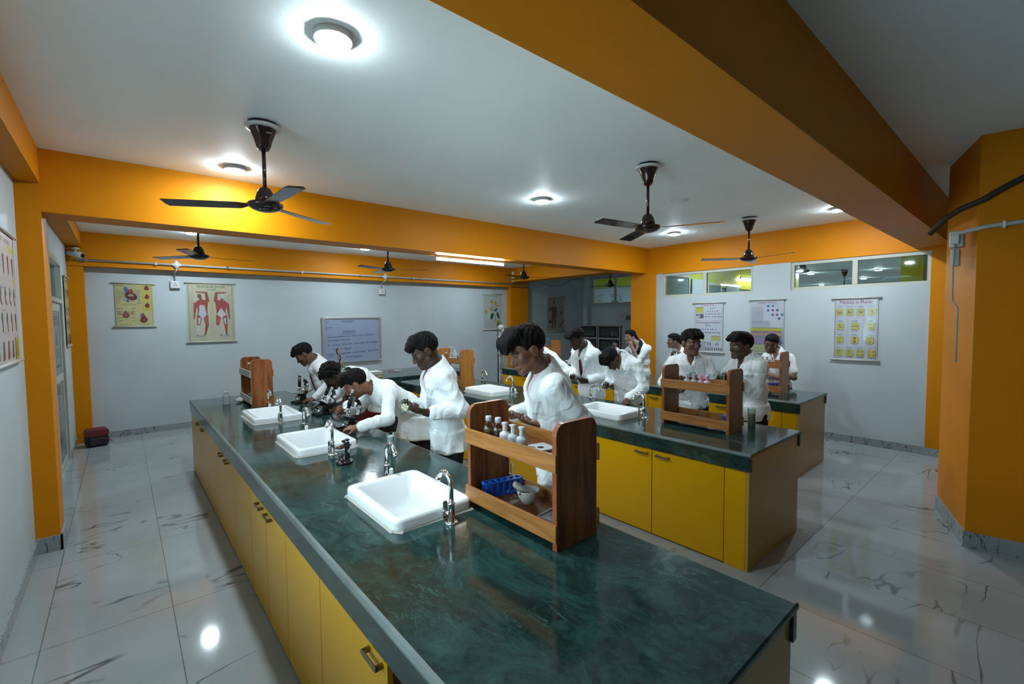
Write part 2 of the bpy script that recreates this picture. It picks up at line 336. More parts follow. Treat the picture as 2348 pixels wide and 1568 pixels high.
for k,(xa,xb,zt) in enumerate(((8.02,8.98,2.63),(9.74,10.42,2.52))):
    t=bpy.data.objects.new('window_%d'%(4+k),None); COL.objects.link(t); t.location=(xa,4.78,1.2); t['kind']='structure'; W=xb-xa; H=zt-1.2; b=MB()
    b.box((0,0,0),(W,.04,.06)); b.box((0,0,H-.06),(W,.04,H)); b.box((0,0,.06),(.06,.04,H-.06)); b.box((W-.06,0,.06),(W,.04,H-.06)); b.build('window_frame',ALU,t,.003)
    b=MB(); b.box((.06,.012,.06),(W-.06,.02,H-.06)); b.build('pane',M('dim_glass',(.20,.25,.25),.08),t)
b=MB(); b.box((9.08,4.79,0),(9.62,4.82,2.56)); b.box((10.7,4.79,0),(11.35,4.82,2.5)); struct('trim_19',b,WHITE,label='white wall pieces between the inner windows of the next room')
b=MB(); b.box((XA+.14,7.1,-.08),(16.1,14.1,0)); struct('floor_far_room',b,FLOOR)
b=MB(); b.box((XA+.14,7.1,3.45),(16.1,14.1,3.55)); struct('ceiling_far_room',b,CEIL)
b=MB(); b.box((16,7.1,0),(16.1,14.1,3.45)); struct('wall_far_room',b,WHITE)
b=MB(); b.box((XA+.14,14.0,0),(16.1,14.1,3.45)); struct('wall_far_room_side',b,WHITE)
b=MB(); b.box((XA+.14,YW+.1,0),(XA+.2,14.0,3.45)); struct('wall_far_room_left',b,WHITE)
b=MB(); b.box((15.85,7.1,3.06),(16,14.0,3.45)); struct('trim_18',b,LIME,label='lime beam at the top of the far room')
# ---------------- door in the left wall ----------------
t=bpy.data.objects.new('door_1',None); COL.objects.link(t); t.location=(XL,DY0,0); t['kind']='structure'
W=DY1-DY0; b=MB()
b.box((-.07,0,0),(.012,.06,DZ)); b.box((-.07,W-.06,0),(.012,W,DZ)); b.box((-.07,.06,DZ-.06),(.012,W-.06,DZ)); b.box((-.07,.06,2.0),(.012,W-.06,2.05)); b.build('door_frame',ALU,t,.004)
b=MB(); b.box((-.045,.06,2.05),(-.038,W-.06,DZ-.06)); b.build('transom_pane',PANE,t)
b=MB(); b.box((-.05,.07,.03),(-.012,.15,1.99)); b.box((-.05,W-.15,.03),(-.012,W-.07,1.99)); b.box((-.05,.15,1.9),(-.012,W-.15,1.99)); b.box((-.05,.15,.03),(-.012,W-.15,.12)); b.box((-.05,.15,1.06),(-.012,W-.15,1.15)); b.build('door_leaf',ALU,t,.003)
# ---------------- benches ----------------
T=.83; TS=.705
WORN=paint('worn_marble_edge',(.17,.21,.20),.42,.6)
def bench_top(name,x0,x1,y0,y1,holes,label,group):
    b=MB(); z0=T-.025
    ys=[y0]; xi,xj=x0+.03,x1-.03
    for (hx0,hy0,hx1,hy1) in holes:
        b.box((xi,ys[-1],z0),(xj,hy0,T)); b.box((xi,hy0,z0),(hx0,hy1,T)); b.box((hx1,hy0,z0),(xj,hy1,T)); ys.append(hy1)
    b.box((xi,ys[-1],z0),(xj,y1,T))
    for (xa,xb,s) in ((x0,x0+.03,-1),(x1-.03,x1,1)):      # aprons down the long sides with a worn, chamfered upper edge
        xo=xa if s<0 else xb
        pr=[(xo,TS),(xo-s*.03,TS),(xo-s*.03,T),(xo-s*.015,T),(xo-s*.004,T-.004),(xo+s*.004,T-.014),(xo+s*.004,T-.022),(xo,T-.026)]
        b.prism(pr,'y',y0,y1); b.m[-5]=1; b.m[-4]=1; b.m[-3]=1
    for (yy,s) in ((y0,-1),(y1,1)):
        b.prism([(yy,T-.025),(yy+s*.006,T-.02),(yy+s*.006,T-.006),(yy,T)],'x',x0,x1)
    o=b.build(name,[GREEN,WORN]); return tag(o,label,'worktop',group)
SW,SL=.42,.59        # sink plan
B1=dict(x0=.58,x1=1.645,y0=.494,y1=6.56); B2=dict(x0=3.20,x1=4.185,y0=1.258,y1=6.334); B3=dict(x0=5.535,x1=6.47,y0=1.68,y1=6.763)
SINKS=[(1.08,2.10),(1.085,3.56),(1.08,4.86),(3.60,2.76),(3.55,4.57),(5.98,4.4)]
def hole(c): return (c[0]-SW/2+.03,c[1]-SL/2+.03,c[0]+SW/2-.03,c[1]+SL/2-.03)
bench_top('bench_worktop',**{**B1},holes=[hole(SINKS[0]),hole(SINKS[1]),hole(SINKS[2])],label='nearest green marble worktop, with the three sinks in a row at the left',group='green marble worktops')
bench_top('bench_worktop',**B2,holes=[hole(SINKS[3]),hole(SINKS[4])],label='middle green marble worktop, the one with two sinks',group='green marble worktops')
bench_top('bench_worktop',**B3,holes=[hole(SINKS[5])],label='farthest green marble worktop, along the wall with the genetics charts',group='green marble worktops')
b=MB(); b.box((2.45,6.82,T-.03),(4.9,8.0,T)); b.box((2.45,6.82,T-.115),(4.9,6.86,T-.03)); b.box((2.45,7.96,T-.115),(4.9,8.0,T-.03)); b.box((4.86,6.86,T-.115),(4.9,7.96,T-.03)); b.box((2.45,6.86,T-.115),(2.49,7.96,T-.03))
t=thing('demonstration_table','green marble topped table with maroon base in front of the whiteboard','table',(0,0,0)); b.build('table_top',GREEN,t)
b=MB(); b.box((2.6,7.0,0),(4.78,7.9,T-.03)); b.build('base',M('maroon_laminate',(.09,.006,.012),.35),t)
def handle_mb(y,z,x,s,L=.115):
    b=MB(); b.box((x,y-L/2,z-.008),(x+s*.028,y-L/2+.014,z+.008)); b.box((x,y+L/2-.014,z-.008),(x+s*.028,y+L/2,z+.008)); b.box((x+s*.022,y-L/2,z-.008),(x+s*.03,y+L/2,z+.008)); return b
def cabinet(x0,x1,ya,yb,doors,label,group,h=TS-.003,both=True):
    """double-sided base cabinet; doors = list of (y0,y1,handle_y or None) on the left face, mirrored on the right"""
    t=thing('base_cabinet',label,'cabinet',(0,0,0),group=group)
    b=MB(); b.box((x0+.03,ya+.004,.002),(x1-.03,yb-.004,h)); b.build('body',GAPSHADE,t)
    for (xf,s) in (((x0+.01),-1),((x1-.01),1)):
        for (a,e,hy) in doors:
            b=MB(); b.box((xf,a+.003,.012),(xf-s*.02,e-.003,h-.002)); d=b.build('door' if hy else 'panel',YEL,t,.0015)
            if hy: handle_mb(hy,.665,xf,s).build('handle',BRONZE,d,.002)
    return t
G='yellow cabinets under the nearest worktop'
x0,x1=B1['x0'],B1['x1']
cabinet(x0,x1,1.30,1.945,[(1.30,1.945,1.385)],'yellow single door cabinet nearest the camera, beside the open knee space',G)
cabinet(x0,x1,1.945,2.47,[(1.945,2.47,None)],'plain yellow panel cabinet under the nearest sink',G)
cabinet(x0,x1,2.47,3.31,[(2.47,2.89,2.79),(2.89,3.31,3.0)],'yellow two door cabinet between the nearest and second sinks',G)
cabinet(x0,x1,3.31,3.885,[(3.31,3.885,None)],'plain yellow panel cabinet under the second sink',G)
cabinet(x0,x1,3.885,4.63,[(3.885,4.26,4.13),(4.26,4.63,4.39)],'yellow two door cabinet between the second and third sinks',G)
cabinet(x0,x1,4.63,5.31,[(4.63,5.31,None)],'plain yellow panel cabinet under the third sink of the nearest worktop',G)
cabinet(x0,x1,5.31,6.10,[(5.31,5.70,5.52),(5.70,6.10,5.88)],'yellow two door cabinet just past the third sink, near the back wall',G)
cabinet(x0,x1,6.10,6.53,[(6.10,6.53,None)],'plain yellow panel cabinet at the far left end of the nearest worktop',G)
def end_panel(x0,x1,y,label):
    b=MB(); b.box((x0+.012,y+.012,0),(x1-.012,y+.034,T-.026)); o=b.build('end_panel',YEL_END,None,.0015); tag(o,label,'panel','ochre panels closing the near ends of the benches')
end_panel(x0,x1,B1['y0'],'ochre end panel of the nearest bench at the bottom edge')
def strip(x0,x1,ya,yb,label,group):      # narrow filler at the end of a bench
    b=MB(); b.box((x0+.012,ya,0),(x1-.012,yb,TS-.003)); o=b.build('filler_cabinet',YEL,None,.0015); tag(o,label,'cabinet',group)
G='yellow cabinets under the middle worktop'; x0,x1=B2['x0'],B2['x1']
strip(x0,x1,B2['y0']+.035,1.437,'narrow yellow filler cabinet at the near end of the middle bench',G)
for i,(a,m,e,l) in enumerate([(1.437,2.02,2.6,'yellow two door cabinet facing the camera under the near end of the middle worktop'),(2.6,3.2,3.8,'yellow two door cabinet of the middle bench behind the wooden rack'),(3.8,4.4,5.0,'yellow two door cabinet in the middle of the middle bench, behind the student in front'),(5.0,5.65,6.3,'yellow two door cabinet at the far end of the middle bench')]):
    cabinet(x0,x1,a,e,[(a,m,m-.10),(m,e,m+.09)],l,G)
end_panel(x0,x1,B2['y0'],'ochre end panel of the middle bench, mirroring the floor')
G='yellow cabinets under the farthest worktop'; x0,x1=B3['x0'],B3['x1']
strip(x0,x1,B3['y0']+.035,1.86,'narrow yellow filler cabinet at the near end of the farthest bench',G)
for (a,m,e,l) in [(1.86,2.45,3.0,'yellow two door cabinet of the farthest bench, near the glass jar'),(3.0,3.56,4.15,'yellow two door cabinet of the farthest bench, behind the bowed student'),(4.15,4.75,5.35,'yellow two door cabinet of the farthest bench, behind the student with the tie'),(5.35,6.0,6.74,'yellow two door cabinet at the far end of the farthest bench, near the skeleton')]:
    cabinet(x0,x1,a,e,[(a,m,m-.10),(m,e,m+.09)],l,G)
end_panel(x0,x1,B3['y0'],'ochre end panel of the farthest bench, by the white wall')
# ---------------- sinks and taps ----------------
def loop_rr(x0,y0,x1,y1,r,z,n=6): return [(p[0],p[1],z) for p in rrect(x0,y0,x1,y1,r,n)]
def make_sink(c,label):
    t=thing('ceramic_sink',label,'sink',(c[0],c[1],T),group='white ceramic bench sinks')
    hx,hy=SW/2,SL/2; h=.056
    rings=[loop_rr(-hx,-hy,hx,hy,.045,.0),loop_rr(-hx,-hy,hx,hy,.045,h-.014),loop_rr(-hx+.004,-hy+.004,hx-.004,hy-.004,.043,h-.004),loop_rr(-hx+.014,-hy+.014,hx-.014,hy-.014,.04,h),
      loop_rr(-hx+.040,-hy+.040,hx-.040,hy-.040,.035,h-.002),loop_rr(-hx+.050,-hy+.050,hx-.050,hy-.050,.034,h-.012),loop_rr(-hx+.062,-hy+.065,hx-.062,hy-.065,.04,-.06),loop_rr(-hx+.075,-hy+.08,hx-.075,hy-.08,.05,-.098),loop_rr(-hx+.11,-hy+.13,hx-.11,hy-.13,.05,-.108),loop_rr(-.03,-.03,.03,.03,.029,-.112)]
    b=MB(); n=len(rings[0]); vs=[p for r in rings for p in r]; fs=[]
    for i in range(len(rings)-1):
        for q in range(n): q2=(q+1)%n; fs.append((i*n+q,i*n+q2,(i+1)*n+q2,(i+1)*n+q))
    b.add(vs,fs,0,True); b.build('basin',CER,t)
    b=MB(); b.lathe([(.034,-.114),(.034,-.1105),(.026,-.110),(.01,-.113)],n=16); b.build('drain',STEEL,t)
    rnd=random.Random(int(c[1]*100)); b=MB(); outl=rrect(-hx-.012,-hy-.012,hx+.012,hy+.012,.05,6)
    o2=[(p[0]+rnd.uniform(-.006,.009)*(1 if p[0]>0 else -1),p[1]+rnd.uniform(-.006,.009)*(1 if p[1]>0 else -1)) for p in outl]; inn=rrect(-hx+.002,-hy+.002,hx-.002,hy-.002,.045,6); m=len(outl)
    vs=[(p[0],p[1],.001) for p in o2]+[(p[0],p[1],.012) for p in inn]; b.add(vs,[(q,(q+1)%m,m+(q+1)%m,m+q) for q in range(m)],0,False); b.build('sealant',SEAL,t)
    return t
for c,l in zip(SINKS,['white ceramic sink nearest the camera','white ceramic sink on the nearest bench behind the small dissecting microscope','white ceramic sink at the far end of the nearest bench, below the wooden rack','white ceramic sink on the middle bench beside the nearer wooden rack','white ceramic sink at the far end of the middle bench','white ceramic sink set in the farthest bench, hidden behind students']): make_sink(c,l)
def make_tap():
    t=thing('swan_neck_tap','','tap',(0,0,0))
    b=MB(); b.lathe([(.032,0),(.032,.004),(.026,.007),(.0,.0075)],n=20); b.build('flange',CHROME,t)
    b=MB(); b.lathe([(.0155,.004),(.0155,.085),(.0175,.087),(.0175,.092),(.012,.094)],n=18)
    P=[(0,0,.09),(0,0,.165)]; r=.052
    for k in range(13): a=PI*(1-k/12*.86); P.append((0,r+r*math.cos(a),.175+.9*r*math.sin(a)))
    d=Vector(P[-1])-Vector(P[-2]); d.normalize(); P.append(tuple(Vector(P[-1])+d*.028))
    b.tube(P,.0115,14); b.tube([tuple(Vector(P[-1])-d*.02),tuple(Vector(P[-1])+d*.008)],.0138,14); b.build('spout',CHROME,t)
    b=MB(); b.tube([(0,.012,.035),(0,.052,.035)],.0105,12); b.build('valve',CHROME,t)
    b=MB(); b.prism(rrect(-.012,-.005,.012,.085,.011,4),'y',.052,.058); b.build('lever',CHROME,t)
    return t
TAP=make_tap(); first=True
for (x,y,rz,l) in [(1.12,1.745,0,'chrome swan neck tap in front of the nearest sink'),(1.145,2.47,180,'chrome swan neck tap at the far side of the nearest sink'),(1.085,3.20,0,'chrome tap behind the small dissecting microscope, at the near side of the second sink'),(1.11,3.93,180,'chrome tap at the far side of the second sink, left of the microscope'),(1.075,4.51,0,'chrome tap at the near side of the third sink of the nearest bench'),(1.13,5.22,180,'chrome tap standing in front of the leftmost wooden rack'),(3.675,2.40,0,'chrome tap at the near side of the middle bench sink, with a dark collar'),(3.78,3.12,180,'chrome tap at the far side of the middle bench sink, behind the front student'),(3.62,4.21,0,'chrome tap held by a hand'),(3.74,5.0,180,'chrome tap by the rack at the far end of the middle bench'),(6.0,4.04,0,'chrome tap on the farthest bench, hidden behind the rack'),]:
    if first: TAP.location=(x,y,T); TAP.rotation_euler=(0,0,R(rz)); TAP['label']=l; TAP['group']='chrome bench taps'; first=False
    else: dup(TAP,(x,y,T),R(rz),l,'chrome bench taps')
# ---------------- wooden reagent racks ----------------
def make_rack(x0,y0,x1,y1,label,wood_side=None,far=None,h=.515):
    """two uprights across the ends (y0 and y1), two trays of rails and shelves between them"""
    wood_side=wood_side or WOODV; t=thing('reagent_rack',label,'rack',(x0,y0,T),group='wooden two tier reagent racks'); W=x1-x0; L=y1-y0; th=.024
    for (ya) in (0,L-th):
        b=MB(); pr=rrect(0,0,W,h,.048,6,(0,0,1,1)); n=len(pr); b.prism(pr,'y',ya,ya+th,0)
        for k in range(len(b.f)-n,len(b.f)): b.m[k]=1
        b.build('side_panel',[wood_side,EDGE],t,.0015)
    for z in (.335,.05):
        b=MB(); b.box((.004,th,z),(W-.004,L-th,z+.012)); b.build('shelf',WOODD,t)
        for xa in (-.012,W):
            b=MB(); b.box((xa,-.006,z-.012),(xa+.012,L+.006,z+.062)); b.build('rail',far if (far and xa<0) else WOODH,t,.002)
    return t
make_rack(1.285,1.235,1.535,1.845,'wooden reagent rack nearest the camera, holding brown bottles and a mortar')
make_rack(3.605,1.585,3.855,2.175,'wooden reagent rack on the middle bench, in front of two talking students',WOODTAN)
make_rack(5.85,1.975,6.09,2.545,'wooden reagent rack in front of the girl in short sleeves',WOODTAN)
make_rack(1.035,5.53,1.25,6.07,'leftmost wooden reagent rack, beside a wash bottle near the whiteboard wall',None,PANELGREY)
make_rack(3.47,5.12,3.69,5.72,'wooden reagent rack behind the standing student who holds a petri dish',WOODGOLD)
make_rack(6.23,6.1,6.48,6.65,'wooden reagent rack at the far end of the farthest bench, near the skeleton',WOODGOLD)
# ---------------- ceiling lights, fans, pipes ----------------
def make_light():
    t=thing('ceiling_light','','light',(0,0,ZC))
    b=MB(); b.lathe([(.0,-.028),(.083,-.028),(.087,-.024),(.088,0)],n=28); b.build('rim',WPL,t)
    b=MB(); b.lathe([(0,-.038),(.062,-.0375),(.073,-.0355),(.078,-.032),(.078,-.0285),(.0,-.0282)],n=28); b.build('diffuser',EMIT,t)
    return t
LT=make_light(); first=True; GL='round white ceiling lights'
for (x,y,l) in [(.79,2.16,'largest lit round ceiling light, above the nearest bench'),(.79,4.52,'lit round ceiling light just behind the nearest fan, by the orange beam'),(3.56,3.62,'lit round ceiling light in the middle of the ceiling'),(6.55,3.76,'lit round ceiling light under the blade of the middle fan'),(6.66,1.66,'lit round ceiling light tucked against the near beam at the right'),(.84,8.10,'lit round ceiling light beside the far left fan beyond the beam'),(3.40,8.02,'small lit round ceiling light above the whiteboard wall'),(6.2,7.9,'lit round ceiling light of the far bay, hidden by the beam')]:
    if first: LT.location=(x,y,ZC); LT['label']=l; LT['group']=GL; first=False
    else: dup(LT,(x,y,ZC),0,l,GL)
def blade_mb():
    b=MB(); pts=[(.10,-.020),(.16,-.052),(.35,-.058),(.585,-.062),(.60,-.045),(.60,.035),(.585,.055),(.35,.056),(.16,.050),(.10,.020)]
    tw=lambda x,y:(x,y,-.012+.16*y*(1-.4*x/.6)+.012*math.cos(y*24))
    n=len(pts); top=[tw(*p) for p in pts]; bot=[(p[0],p[1],p[2]-.004) for p in top]
    # strip faces between the leading and trailing edge
    fs=[]
    for k in range(n//2-1): a,c,d,e=k,k+1,n-2-k,n-1-k; fs+= [(a,c,d,e)]
    fs2=[tuple(n+i for i in reversed(f)) for f in fs]; side=[(q,n+q,n+(q+1)%n,(q+1)%n) for q in range(n)]
    b.add(top+bot,fs+fs2+side); return b
def make_fan():
    t=thing('ceiling_fan','','fan',(0,0,ZC))
    b=MB(); b.lathe([(.03,-.175),(.042,-.155),(.052,-.12),(.078,-.045),(.086,-.035)],n=24); b.build('canopy',BROWNBLK,t)
    b=MB(); b.lathe([(.088,-.040),(.105,-.036),(.110,-.028),(.105,-.020),(.080,-.022)],n=28); b.build('ceiling_ring',WPL,t)
    b=MB(); b.lathe([(.070,-.03),(.085,-.004),(.092,0)],n=9); b.build('ceiling_recess',BLKM,t)
    b=MB(); b.tube([(0,0,-.16),(0,0,-.44)],.0125,12); b.build('down_rod',BROWNBLK,t)
    b=MB(); b.lathe([(.062,-.512),(.060,-.49),(.050,-.455),(.034,-.425),(.022,-.418),(.013,-.415)],n=24); b.build('lower_canopy',BROWNBLK,t)
    b=MB(); b.lathe([(0,-.578),(.045,-.575),(.082,-.562),(.105,-.545),(.110,-.532),(.104,-.522),(.07,-.512),(.055,-.508)],n=28); b.build('motor',BROWNBLK,t)
    bl=None
    for k in range(3):
        o=blade_mb().build('blade',BROWNBLK,t) if not bl else bl.copy()
        if bl: COL.objects.link(o)
        bl=bl or o; o.location=(0,0,-.530); o.rotation_euler=(0,0,R(120*k))
    return t
FAN=make_fan(); first=True; GF='dark brown three blade ceiling fans'
for (x,y,a,l) in [(.765,3.41,33,'nearest ceiling fan, dark brown, under the left ceiling'),(3.47,2.24,-65,'dark brown ceiling fan in the middle of the room'),(6.35,2.57,15,'dark brown ceiling fan in front of the high windows'),(.73,6.52,10,'dark ceiling fan seen below the beam above the left charts'),(3.13,6.54,-35,'dark ceiling fan seen below the beam left of the tube light'),(5.75,6.35,-40,'dark ceiling fan seen below the beam beside the white wall box'),(8.85,6.72,-30,'dark ceiling fan in front of the alcove window'),(8.85,2.70,-62,'dark ceiling fan in the next room, seen through the right high window'),(15.8,3.75,40,'farther ceiling fan in the next room, seen through the right high window')]:
    if first: FAN.location=(x,y,ZC); FAN.rotation_euler=(0,0,R(a)); FAN['label']=l; FAN['group']=GF; first=False
    else: dup(FAN,(x,y,ZC),R(a),l,GF)
# maker's name on the nearest fan's canopy
def tube_light(name,p,L,label,em,rz=0):
    t=thing(name,label,'light',p,rz); b=MB(); b.box((-L/2,-.02,0),(L/2,.02,.03)); b.build('batten',WPL,t,.003)
    b=MB(); b.tube([(-L/2+.015,0,-.016),(L/2-.015,0,-.016)],.015,12); b.build('tube',em,t)
    
    for q in (-L/2,L/2-.02): b=MB(); b.box((q,-.018,-.034),(q+.02,.018,.0)); b.build('end_cap',WPL,t)
    return t
tube_light('tube_light',(3.70,5.16,ZB-.032),1.17,'lit white tube light fixed under the orange beam',EMIT_T)
NL=bpy.data.materials and EMIT_N
def next_light(x,y,z,l):
    t=dup(LT,(x,y,z),0,l,'ceiling lights in the next rooms')
    for c in t.children:
        if c.name.startswith('diffuser'):
            c.data=c.data.copy(); c.data.materials.clear(); c.data.materials.append(EMIT_N)
for (x,y,l) in [(16.3,3.08,'highest lit ceiling light seen through the right high window'),(19.6,4.1,'middle lit ceiling light seen through the right high window'),(22.0,6.0,'farthest lit ceiling light seen through the right high window'),(16.0,4.65,'lit ceiling light beside the fan blade in the right high window'),(9.3,3.9,'added ceiling light brightening the next room, above the high windows'),(9.5,.3,'added ceiling light brightening the next room, near the lime pillars'),(12.2,3.6,'added ceiling light brightening the next room, by the inner windows')]: next_light(x,y,ZC,l)  # last three entries are unseen lights added to brighten the next room
tube_light('tube_light',(11.9,4.76,2.70),1.17,'lit tube light on the lime band of the next room',EMIT_T)
next_light(12.6,9.0,3.45,'added ceiling light brightening the far room, near the alcove window'); next_light(13.4,12.0,3.45,'added ceiling light brightening the far room, hidden from view')  # both are unseen lights, added to brighten the far room
t=thing('ceiling_vent','round white vent cover on the ceiling between two fans','vent',(4.81,2.70,ZC)); b=MB(); b.lathe([(.085,-.006),(.098,-.003),(.10,0)],n=28); b.build('ring',WPL,t); b=MB(); b.lathe([(0,-.004),(.05,-.0045),(.06,-.004)],n=20); b.build('cover',GREYPL,t)
# conduit along the back beam
yp=YW-.185
t=thing('wall_conduit','long white conduit pipe clipped along the back beam','pipe',(0,0,0)); b=MB(); b.tube([(-.45,yp,2.665),(8.3,yp,2.665)],.016,10); b.build('pipe',WPIPE,t)
for x in (-.35,.45,1.4,2.6,3.7,4.9,6.0,7.2): b=MB(); b.box((x-.012,yp-.021,2.64),(x+.012,yp+.028,2.69)); b.build('clip',STEEL,t)
for x in (.71,4.25):
    b=MB(); b.lathe([(.0,-.02),(.045,-.02),(.045,.02),(0,.02)],(x,yp,2.665),16,axis='y'); b.tube([(x-.06,yp,2.665),(x+.06,yp,2.665)],.022,10); b.tube([(x,yp,2.60),(x,yp,2.73)],.022,10); b.build('junction_box',WPL,t)
    b=MB(); b.tube([(x,yp,2.60),(x-.005,yp,2.58),(x-.02,yp+.08,2.56),(x-.02,YW-.03,2.54),(x-.02,YW-.02,2.42)],.013,8); b.build('drop_pipe',WPIPE,t)
for (x,l) in ((.69,'white wall socket between the heart and muscle charts'),(4.23,'white wall socket above and right of the whiteboard')):
    t=thing('wall_socket',l,'socket',(x,YW,2.36)); b=MB(); b.box((-.065,-.055,-.06),(.065,0,.06)); b.build('box',WPL,t,.006); b=MB(); b.box((-.06,-.062,-.055),(.06,-.055,.055)); b.build('face_plate',WPL,t,.003)
    b=MB(); [b.lathe([(.0,-.002),(.007,-.002),(.007,0)],(dx,-.063,dz),10,axis='y') for dx,dz in ((0,.02),(-.016,-.012),(.016,-.012))]; b.build('pin_hole',BLKM,t)
t=thing('wall_switch_box','white wall box with a louvred dial high on the back pillar','box',(7.93,YW-.16,2.85)); b=MB(); b.box((-.18,-.1,-.13),(.18,0,.13)); b.build('case',WPL,t,.01); b=MB(); b.box((-.04,-.11,-.115),(.165,-.1,.115)); b.build('cover',WPL,t,.004)
b=MB(); b.lathe([(0,-.004),(.055,-.004),(.055,0)],(.065,-.112,.01),16,axis='y'); b.build('dial',GREYPL,t)
t=thing('security_camera','white bullet security camera in the back left corner','camera',(-.45,YW-.24,2.74)); b=MB(); b.lathe([(.045,0),(.045,.02),(.02,.03)],(0,.0,.06),16); b.tube([(0,0,.06),(0,-.02,.03),(0,-.03,0)],.014,8); b.build('mount',WPL,t)
b=MB(); b.tube([(-.07,.04,.012),(.075,-.06,-.03)],.042,16); b.build('housing',WPL,t); b=MB(); b.tube([(.074,-.0595,-.0298),(.080,-.0637,-.0315)],.034,16); b.build('lens',BLACK,t)
t=thing('alcove_conduit','thin white conduit across the grey alcove wall','pipe',(0,0,0)); b=MB(); b.tube([(8.4,YW-.02,2.93),(10.78,YW-.02,2.93)],.012,8); b.build('pipe',WPIPE,t)
for x in (9.55,10.2): b=MB(); b.box((x-.02,YW-.035,2.905),(x+.02,YW,2.955)); b.build('clip',STEEL,t)
b=MB(); b.tube([(8.75,YW-.012,2.86)]+[(8.75+1.5*k/10,YW-.012,2.86-.20*math.sin(PI*k/10)+.05*k/10) for k in range(1,11)]+[(10.75,YW-.012,2.93)],.006,6); tag(b.build('hanging_cable',BLKM),'dark cable sagging across the grey alcove wall','cable')
# cables and boxes on the large right pillar
def on_pillar(s,z,off): # point s metres along the pillar's lit face from its near edge
    d=Vector((.08,-.535)).normalized(); n=Vector((-.989,-.148)); return (4.82+d.x*s+n.x*off,.335+d.y*s+n.y*off,z)
b=MB(); b.tube([(5.0,.62,2.42),(4.93,.52,2.52),(4.83,.43,2.56)]+[on_pillar(.02+.05*k,2.60+.035*k-.0012*k*k,.03) for k in range(9)],.021,10); tag(b.build('thick_cable',M('grimy_cable',(.035,.028,.02),.6)),'thick dark cable rising across the large right pillar','cable')
t=thing('pillar_conduit','white conduit running back along the large right pillar','pipe',(0,0,0)); b=MB(); b.tube([(4.86,.44,2.375),(4.81,.38,2.39)]+[on_pillar(s,2.40+.06*s,.03) for s in (.04,.12,.3,.5)],.016,10); b.build('pipe',WPIPE,t); b=MB(); p=on_pillar(.13,2.405,.03); b.box((p[0]-.02,p[1]-.008,p[2]-.025),(p[0]+.02,p[1]+.008,p[2]+.025)); b.build('clip',STEEL,t)
t=thing('pillar_junction_box','white junction box with a plug at the left edge of the large right pillar','box',(4.90,.43,2.30)); b=MB(); b.box((-.06,-.02,-.02),(.06,.06,.10)); b.build('case',WPL,t,.008); b=MB(); b.box((-.05,.0,-.16),(.05,.05,-.03)); b.build('lower_case',WPL,t,.006); b=MB(); b.box((-.10,.0,.0),(-.06,.05,.07)); b.build('plug',WPL,t,.006)
b=MB(); b.tube([(-.085,.025,.0),(-.088,.03,-.15),(-.08,.03,-.30),(-.05,.03,-.42),(-.03,.0,-.48),(-.01,.0,-.9)],.007,8); b.build('flex',WPIPE,t)
